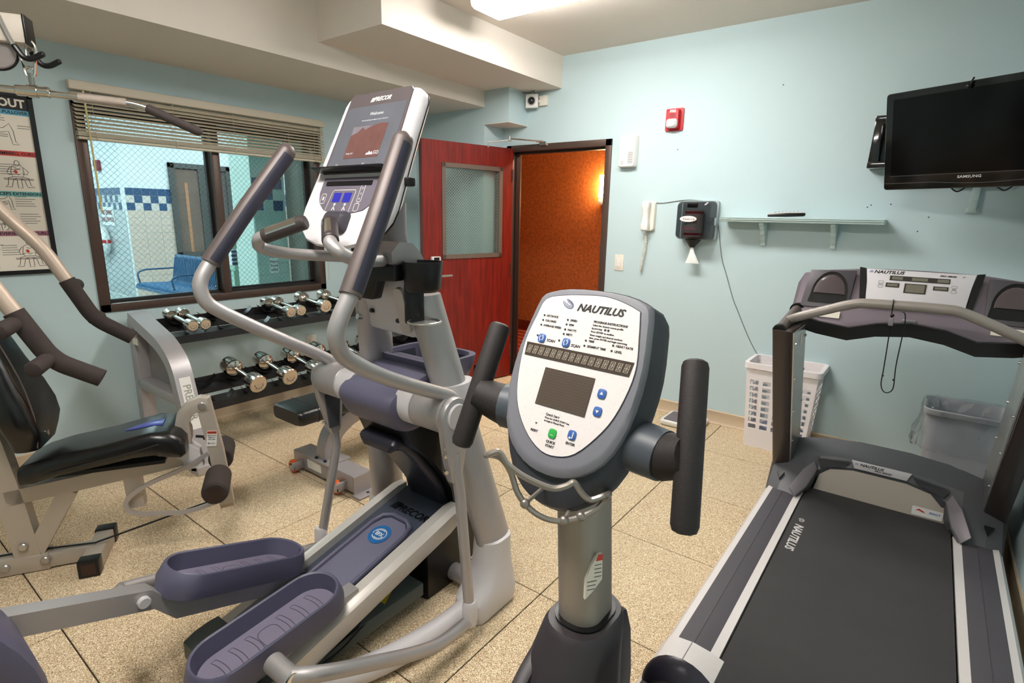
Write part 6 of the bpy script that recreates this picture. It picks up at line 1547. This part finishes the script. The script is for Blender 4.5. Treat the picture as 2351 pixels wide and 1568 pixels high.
# ---------------------------------------------------------------- dumbbell rack
rk = thing('dumbbell_rack', 'silver two tier dumbbell rack with black saddles along the window wall', 'dumbbell rack', (-3.55, 2.35, 0))
RY0, RY1 = 1.27, 3.42
RS = mat('rack_silver', (182, 178, 180), .4, metal=.4)
curve = fillet([(-3.845, 0, .815), (-3.46, 0, .705), (-3.32, 0, .61), (-3.15, 0, .02)], [.07, .085], 8)
for y in (RY0, RY1):
    secs = []
    for i, p in enumerate(curve):
        a = curve[max(i-1, 0)]; b = curve[min(i+1, len(curve)-1)]; tn = (b-a).normalized(); nr = V((-tn.z, 0, tn.x))
        if nr.z < 0 and abs(tn.z) < .9: nr = -nr
        nr = V((-tn.z, 0, tn.x))
        secs.append([V((p.x, y+s*.05, p.z))+nr*t for s, t in ((-1, -.035), (1, -.035), (1, .035), (-1, .035))])
    fr = part('end_frame', MB().loft(secs), RS, rk)
    part('back_post', MB().box(-3.895, -3.825, y-.04, y+.04, 0, .80, bev=.004), RS, rk)
    part('side_web', MB().prism([V((-3.83, y+.03, .43)), V((-3.28, y+.03, .43)), V((-3.34, y+.03, .60)), V((-3.47, y+.03, .69)), V((-3.83, y+.03, .79))], (0, .012, 0)), mat('rack_web', (150, 144, 142), .5, metal=.3), rk)
    part('side_brace', MB().box(-3.84, -3.24, y-.04, y+.04, .37, .43, bev=.004), RS, rk)
    part('foot_bar', MB().box(-3.89, -3.10, y-.05, y+.05, .0, .05, bev=.006), RS, rk)
    if y == RY0:
        # lettering strip down the front of the end frame
        f = V((-3.245, y, .37)); dv = (curve[-1]-curve[-2]).normalized()
        nrm = V((-dv.z, 0, dv.x)); nrm = nrm if nrm.x > 0 else -nrm
        lp3 = Pl(V((curve[-2].x, y, curve[-2].z))+nrm*.0355+V((0, 0, 0))-dv*0, dv, (0, -1, 0) if False else (0, 1, 0))
        if lp3.n.dot(nrm) < 0: lp3 = Pl(lp3.o, dv, (0, -1, 0))
        part('name_strip', lp3.rect(.0, .30, -.030, .030, 0, .001), WHITE, fr)
        part('strip_lettering', texts(lp3, [('PRECOR', .058, .145, 0, {'bold': .01, 'sx': .95})], .0015), mat('foil_print', (176, 172, 160), .3, metal=.5), fr)
        part('rating_plate', MB().box(-3.80, -3.73, y-.054, y-.0505, .66, .70), PAPER, fr)
RB = mat('rack_black', (30, 29, 30), .4)
def tier(xb, zb, xf, zf, zs):
    sl = (zf-zb)/(xf-xb)
    t = part('tier', MB().prism([V((xb, RY0+.05, zb)), V((xb+.012, RY0+.05, zb)), V((xb+.012, RY0+.05, zb-.055)), V((xb, RY0+.055, zb-.055))], (0, RY1-RY0-.1, 0)).prism([V((xb, RY0+.05, zb-.045)), V((xb+.10, RY0+.05, zb-.045+sl*.1)), V((xb+.10, RY0+.05, zb-.055+sl*.1)), V((xb, RY0+.05, zb-.055))], (0, RY1-RY0-.1, 0)), RB, rk)
    part('front_rail', MB().prism([V((xf-.07, RY0+.05, zf-.005-sl*.07)), V((xf, RY0+.05, zf-.005)), V((xf+.004, RY0+.05, zf-.05)), V((xf-.006, RY0+.05, zf-.05)), V((xf-.012, RY0+.05, zf-.02)), V((xf-.07, RY0+.05, zf-.02-sl*.07))], (0, RY1-RY0-.1, 0)), RB, rk)
    return sl
SAD = []
def saddle(y, x, z, sl, w=.15):
    """a curved cradle: two upturned lips and a shallow bowl"""
    secs = []
    for dx in (-.018, .018):
        pts = []
        for k in range(9):
            q = (k/8-.5)*w; h = .045*(2*abs(q)/w)**2
            pts.append(V((x+dx, y+q, z+h+sl*dx)))
        for k in range(8, -1, -1):
            q = (k/8-.5)*w; h = .045*(2*abs(q)/w)**2
            pts.append(V((x+dx, y+q*.94, z+h-.010+sl*dx)))
        secs.append(pts)
    return part('saddle', MB().loft(secs), BLACK, rk)
sl1 = tier(-3.765, .800, -3.46, .740, None)
sl2 = tier(-3.50, .455, -3.215, .375, None)
for i in range(10):
    y = 1.45+i*.20
    for x, z in ((-3.72, .772), (-3.49, .728)): saddle(y, x, z, sl1)
    for x, z in ((-3.455, .420), (-3.245, .368)): saddle(y, x, z, sl2)
# ---------------------------------------------------------------- dumbbells
CHB = mat('dumbbell_chrome', (214, 206, 196), .16, metal=1.0)
CHF = mat('dumbbell_face', (218, 196, 166), .4, metal=.5)
def dumbbell(label, y, xf, zf, xb, zb, r, grp, hl=.062):
    F, B = V((xf, y, zf)), V((xb, y, zb)); d = (F-B).normalized()
    t = thing('dumbbell', label, 'dumbbell', (F+B)/2-V((0, 0, r)), group=grp)
    part('handle', MB().tube([B, B.lerp(F, .3), B.lerp(F, .5), B.lerp(F, .7), F], [.012, .014, .0165, .014, .012], n=12), CHB, t)
    for c, s in ((F, 1), (B, -1)):
        a = c-d*s*hl*.5; b = c+d*s*hl*.5
        h = part('head', MB().tube([a-d*s*.022, a-d*s*.004, a+d*s*.006, b-d*s*.004, b], [r*.42, r*.93, r, r, r-.004], n=28), CHB, t)
        part('head_face', MB().cyl(b-d*s*.0005, b+d*s*.0012, r-.006, n=28), CHF, h)
        pf = Pl(b+d*s*.0013, (0, 1 if s > 0 else -1, 0), (0, 0, 1)); mb = MB()
        for k in range(10):
            a0 = math.radians(36*k)
            pf.strip([(r*.48*math.cos(a0+q), r*.48*math.sin(a0+q)) for q in (0, .15, .3, .42)], r*.15, 0, .0004, mb)
        pf.strip([(r*.14*math.cos(q*.5), r*.14*math.sin(q*.5)) for q in range(13)], .0012, 0, .0004, mb)
        part('face_print', mb, GREYINK, h, smooth=0)
GT, GBm = 'chrome dumbbells on the top tier of the rack', 'chrome dumbbells on the lower tier of the rack'
top = [(1.415, .034, 'small chrome dumbbell on the top tier, nearest the lettered end frame'), (1.487, .034, 'small chrome dumbbell on the top tier, second from the lettered end frame'), (1.67, .036, 'chrome dumbbell on the top tier half hidden behind the elliptical left arm'),
       (2.05, .037, 'left one of the touching chrome dumbbell pair on the top tier'), (2.127, .037, 'right one of the touching chrome dumbbell pair on the top tier'), (2.325, .046, 'larger chrome dumbbell on the top tier right of the touching pair'), (2.517, .046, 'chrome dumbbell on the top tier partly behind the elliptical right arm')]
for y, r, lab in top: dumbbell(lab, y, -3.455, .764+r*.9, -3.735, .790+r*.95, r, GT)
low = [(1.635, .055, 'large chrome dumbbell on the lower tier, nearest the lettered end frame'), (1.845, .053, 'chrome dumbbell on the lower tier, second from the lettered end frame'), (2.048, .053, 'chrome dumbbell on the lower tier, third from the lettered end frame'),
       (2.255, .052, 'chrome dumbbell on the lower tier below the wall outlet'), (2.463, .05, 'chrome dumbbell on the lower tier behind the bent elliptical right arm'), (2.67, .048, 'chrome dumbbell on the lower tier behind the elliptical leg')]
for y, r, lab in low: dumbbell(lab, y, -3.185, .388+r, -3.475, .436+r, r, GBm, hl=.08)
# ---------------------------------------------------------------- flat bench
bh = thing('flat_bench', 'black padded flat bench on a grey base with orange wheels', 'bench', (-2.53, 2.1, 0))
BX = -2.545
BGm = mat('bench_grey', (166, 160, 162), .42, metal=.4)
def pad(y0, y1, w, z0, z1):
    return MB().loft([[V((BX+a*k, y, (z0+z1)/2+b*k)) for a, b in rrect(w, z1-z0, .03, 5)] for y, k in ((y0, .86), (y0+.012, .96), (y0+.03, 1), (y1-.03, 1), (y1-.012, .96), (y1, .86))])
pd = part('pad', pad(1.45, 2.72, .27, .395, .475), VINYL, bh)
part('pad_seam', MB().tube([V((BX+a*1.004, 1.56, .435+b*1.01)) for a, b in rrect(.27, .08, .03, 5)], .0025, n=5, closed=True), BLACKM, pd)
bs_ = part('base_bar', MB().box(-2.80, -2.245, 1.625, 1.74, .02, .115, bev=.006), BGm, bh)
part('end_tab', MB().box(-2.25, -2.185, 1.615, 1.75, .0, .012, bev=.004).box(-2.252, -2.240, 1.625, 1.74, 0, .11), BGm, bs_)
part('tab_hole', MB().cyl((-2.212, 1.69, .012), (-2.212, 1.69, .0135), .008, n=12), BLACK, bs_)
for x in (-2.745, -2.345):
    w = part('wheel', MB().lathe([(.02, -.014), (.034, -.013), (.038, -.006), (.038, .006), (.034, .013), (.02, .014)], (x, 1.590, .040), (1, .0, 0) if False else (.0, 1, 0), n=28), mat('orange_urethane', (216, 92, 28), .4), bs_)
    part('wheel_hub', MB().cyl((x, 1.572, .040), (x, 1.608, .040), .018, n=16), BLACK, w)
    part('spoke_mark', MB().torus((x, 1.5745, .040), (0, 1, 0), .024, .002, 20, 5), mat('orange_light', (236, 150, 90), .4), w)
    part('wheel_fork', MB().box(x+.005, x+.045, 1.560, 1.572, .03, .055, bev=.003).box(x+.03, x+.045, 1.560, 1.63, .03, .075, bev=.002), BGm, bs_)
part('rating_label', MB().box(-2.66, -2.53, 1.6235, 1.6255, .045, .095), WHITE, bs_)
mp_ = part('mount_plate', MB().box(-2.60, -2.44, 1.61, 1.76, .112, .124, bev=.003), BGm, bs_)
part('bolt', MB().cyl((-2.575, 1.63, .124), (-2.575, 1.63, .131), .01, n=8).cyl((-2.495, 1.63, .124), (-2.495, 1.63, .131), .01, n=8), BLACK, mp_)
P = catmull([V((BX, 1.685, .11)), V((BX, 1.69, .19)), V((BX, 1.74, .275)), V((BX, 1.86, .335)), V((BX, 2.05, .36)), V((BX, 2.35, .33)), V((BX, 2.55, .22)), V((BX, 2.62, .06))], 5)
secs = []
for i, p in enumerate(P):
    tn = (P[min(i+1, len(P)-1)]-P[max(i-1, 0)]).normalized(); nr = V((0, -tn.z, tn.y))
    secs.append([p+V((a, 0, 0))+nr*b for a, b in rrect(.085, .10, .012, 2)])
part('spine', MB().loft(secs), BGm, bh)
part('pad_bracket', MB().box(BX-.07, BX+.07, 1.75, 2.45, .375, .397), BLACKM, bh)
part('rear_bar', MB().box(BX-.26, BX+.26, 2.575, 2.67, .02, .10, bev=.006), BGm, bh)
part('rear_foot', MB().box(BX-.26, BX-.2, 2.57, 2.675, 0, .022).box(BX+.2, BX+.26, 2.57, 2.675, 0, .022), BLACKM, bh)
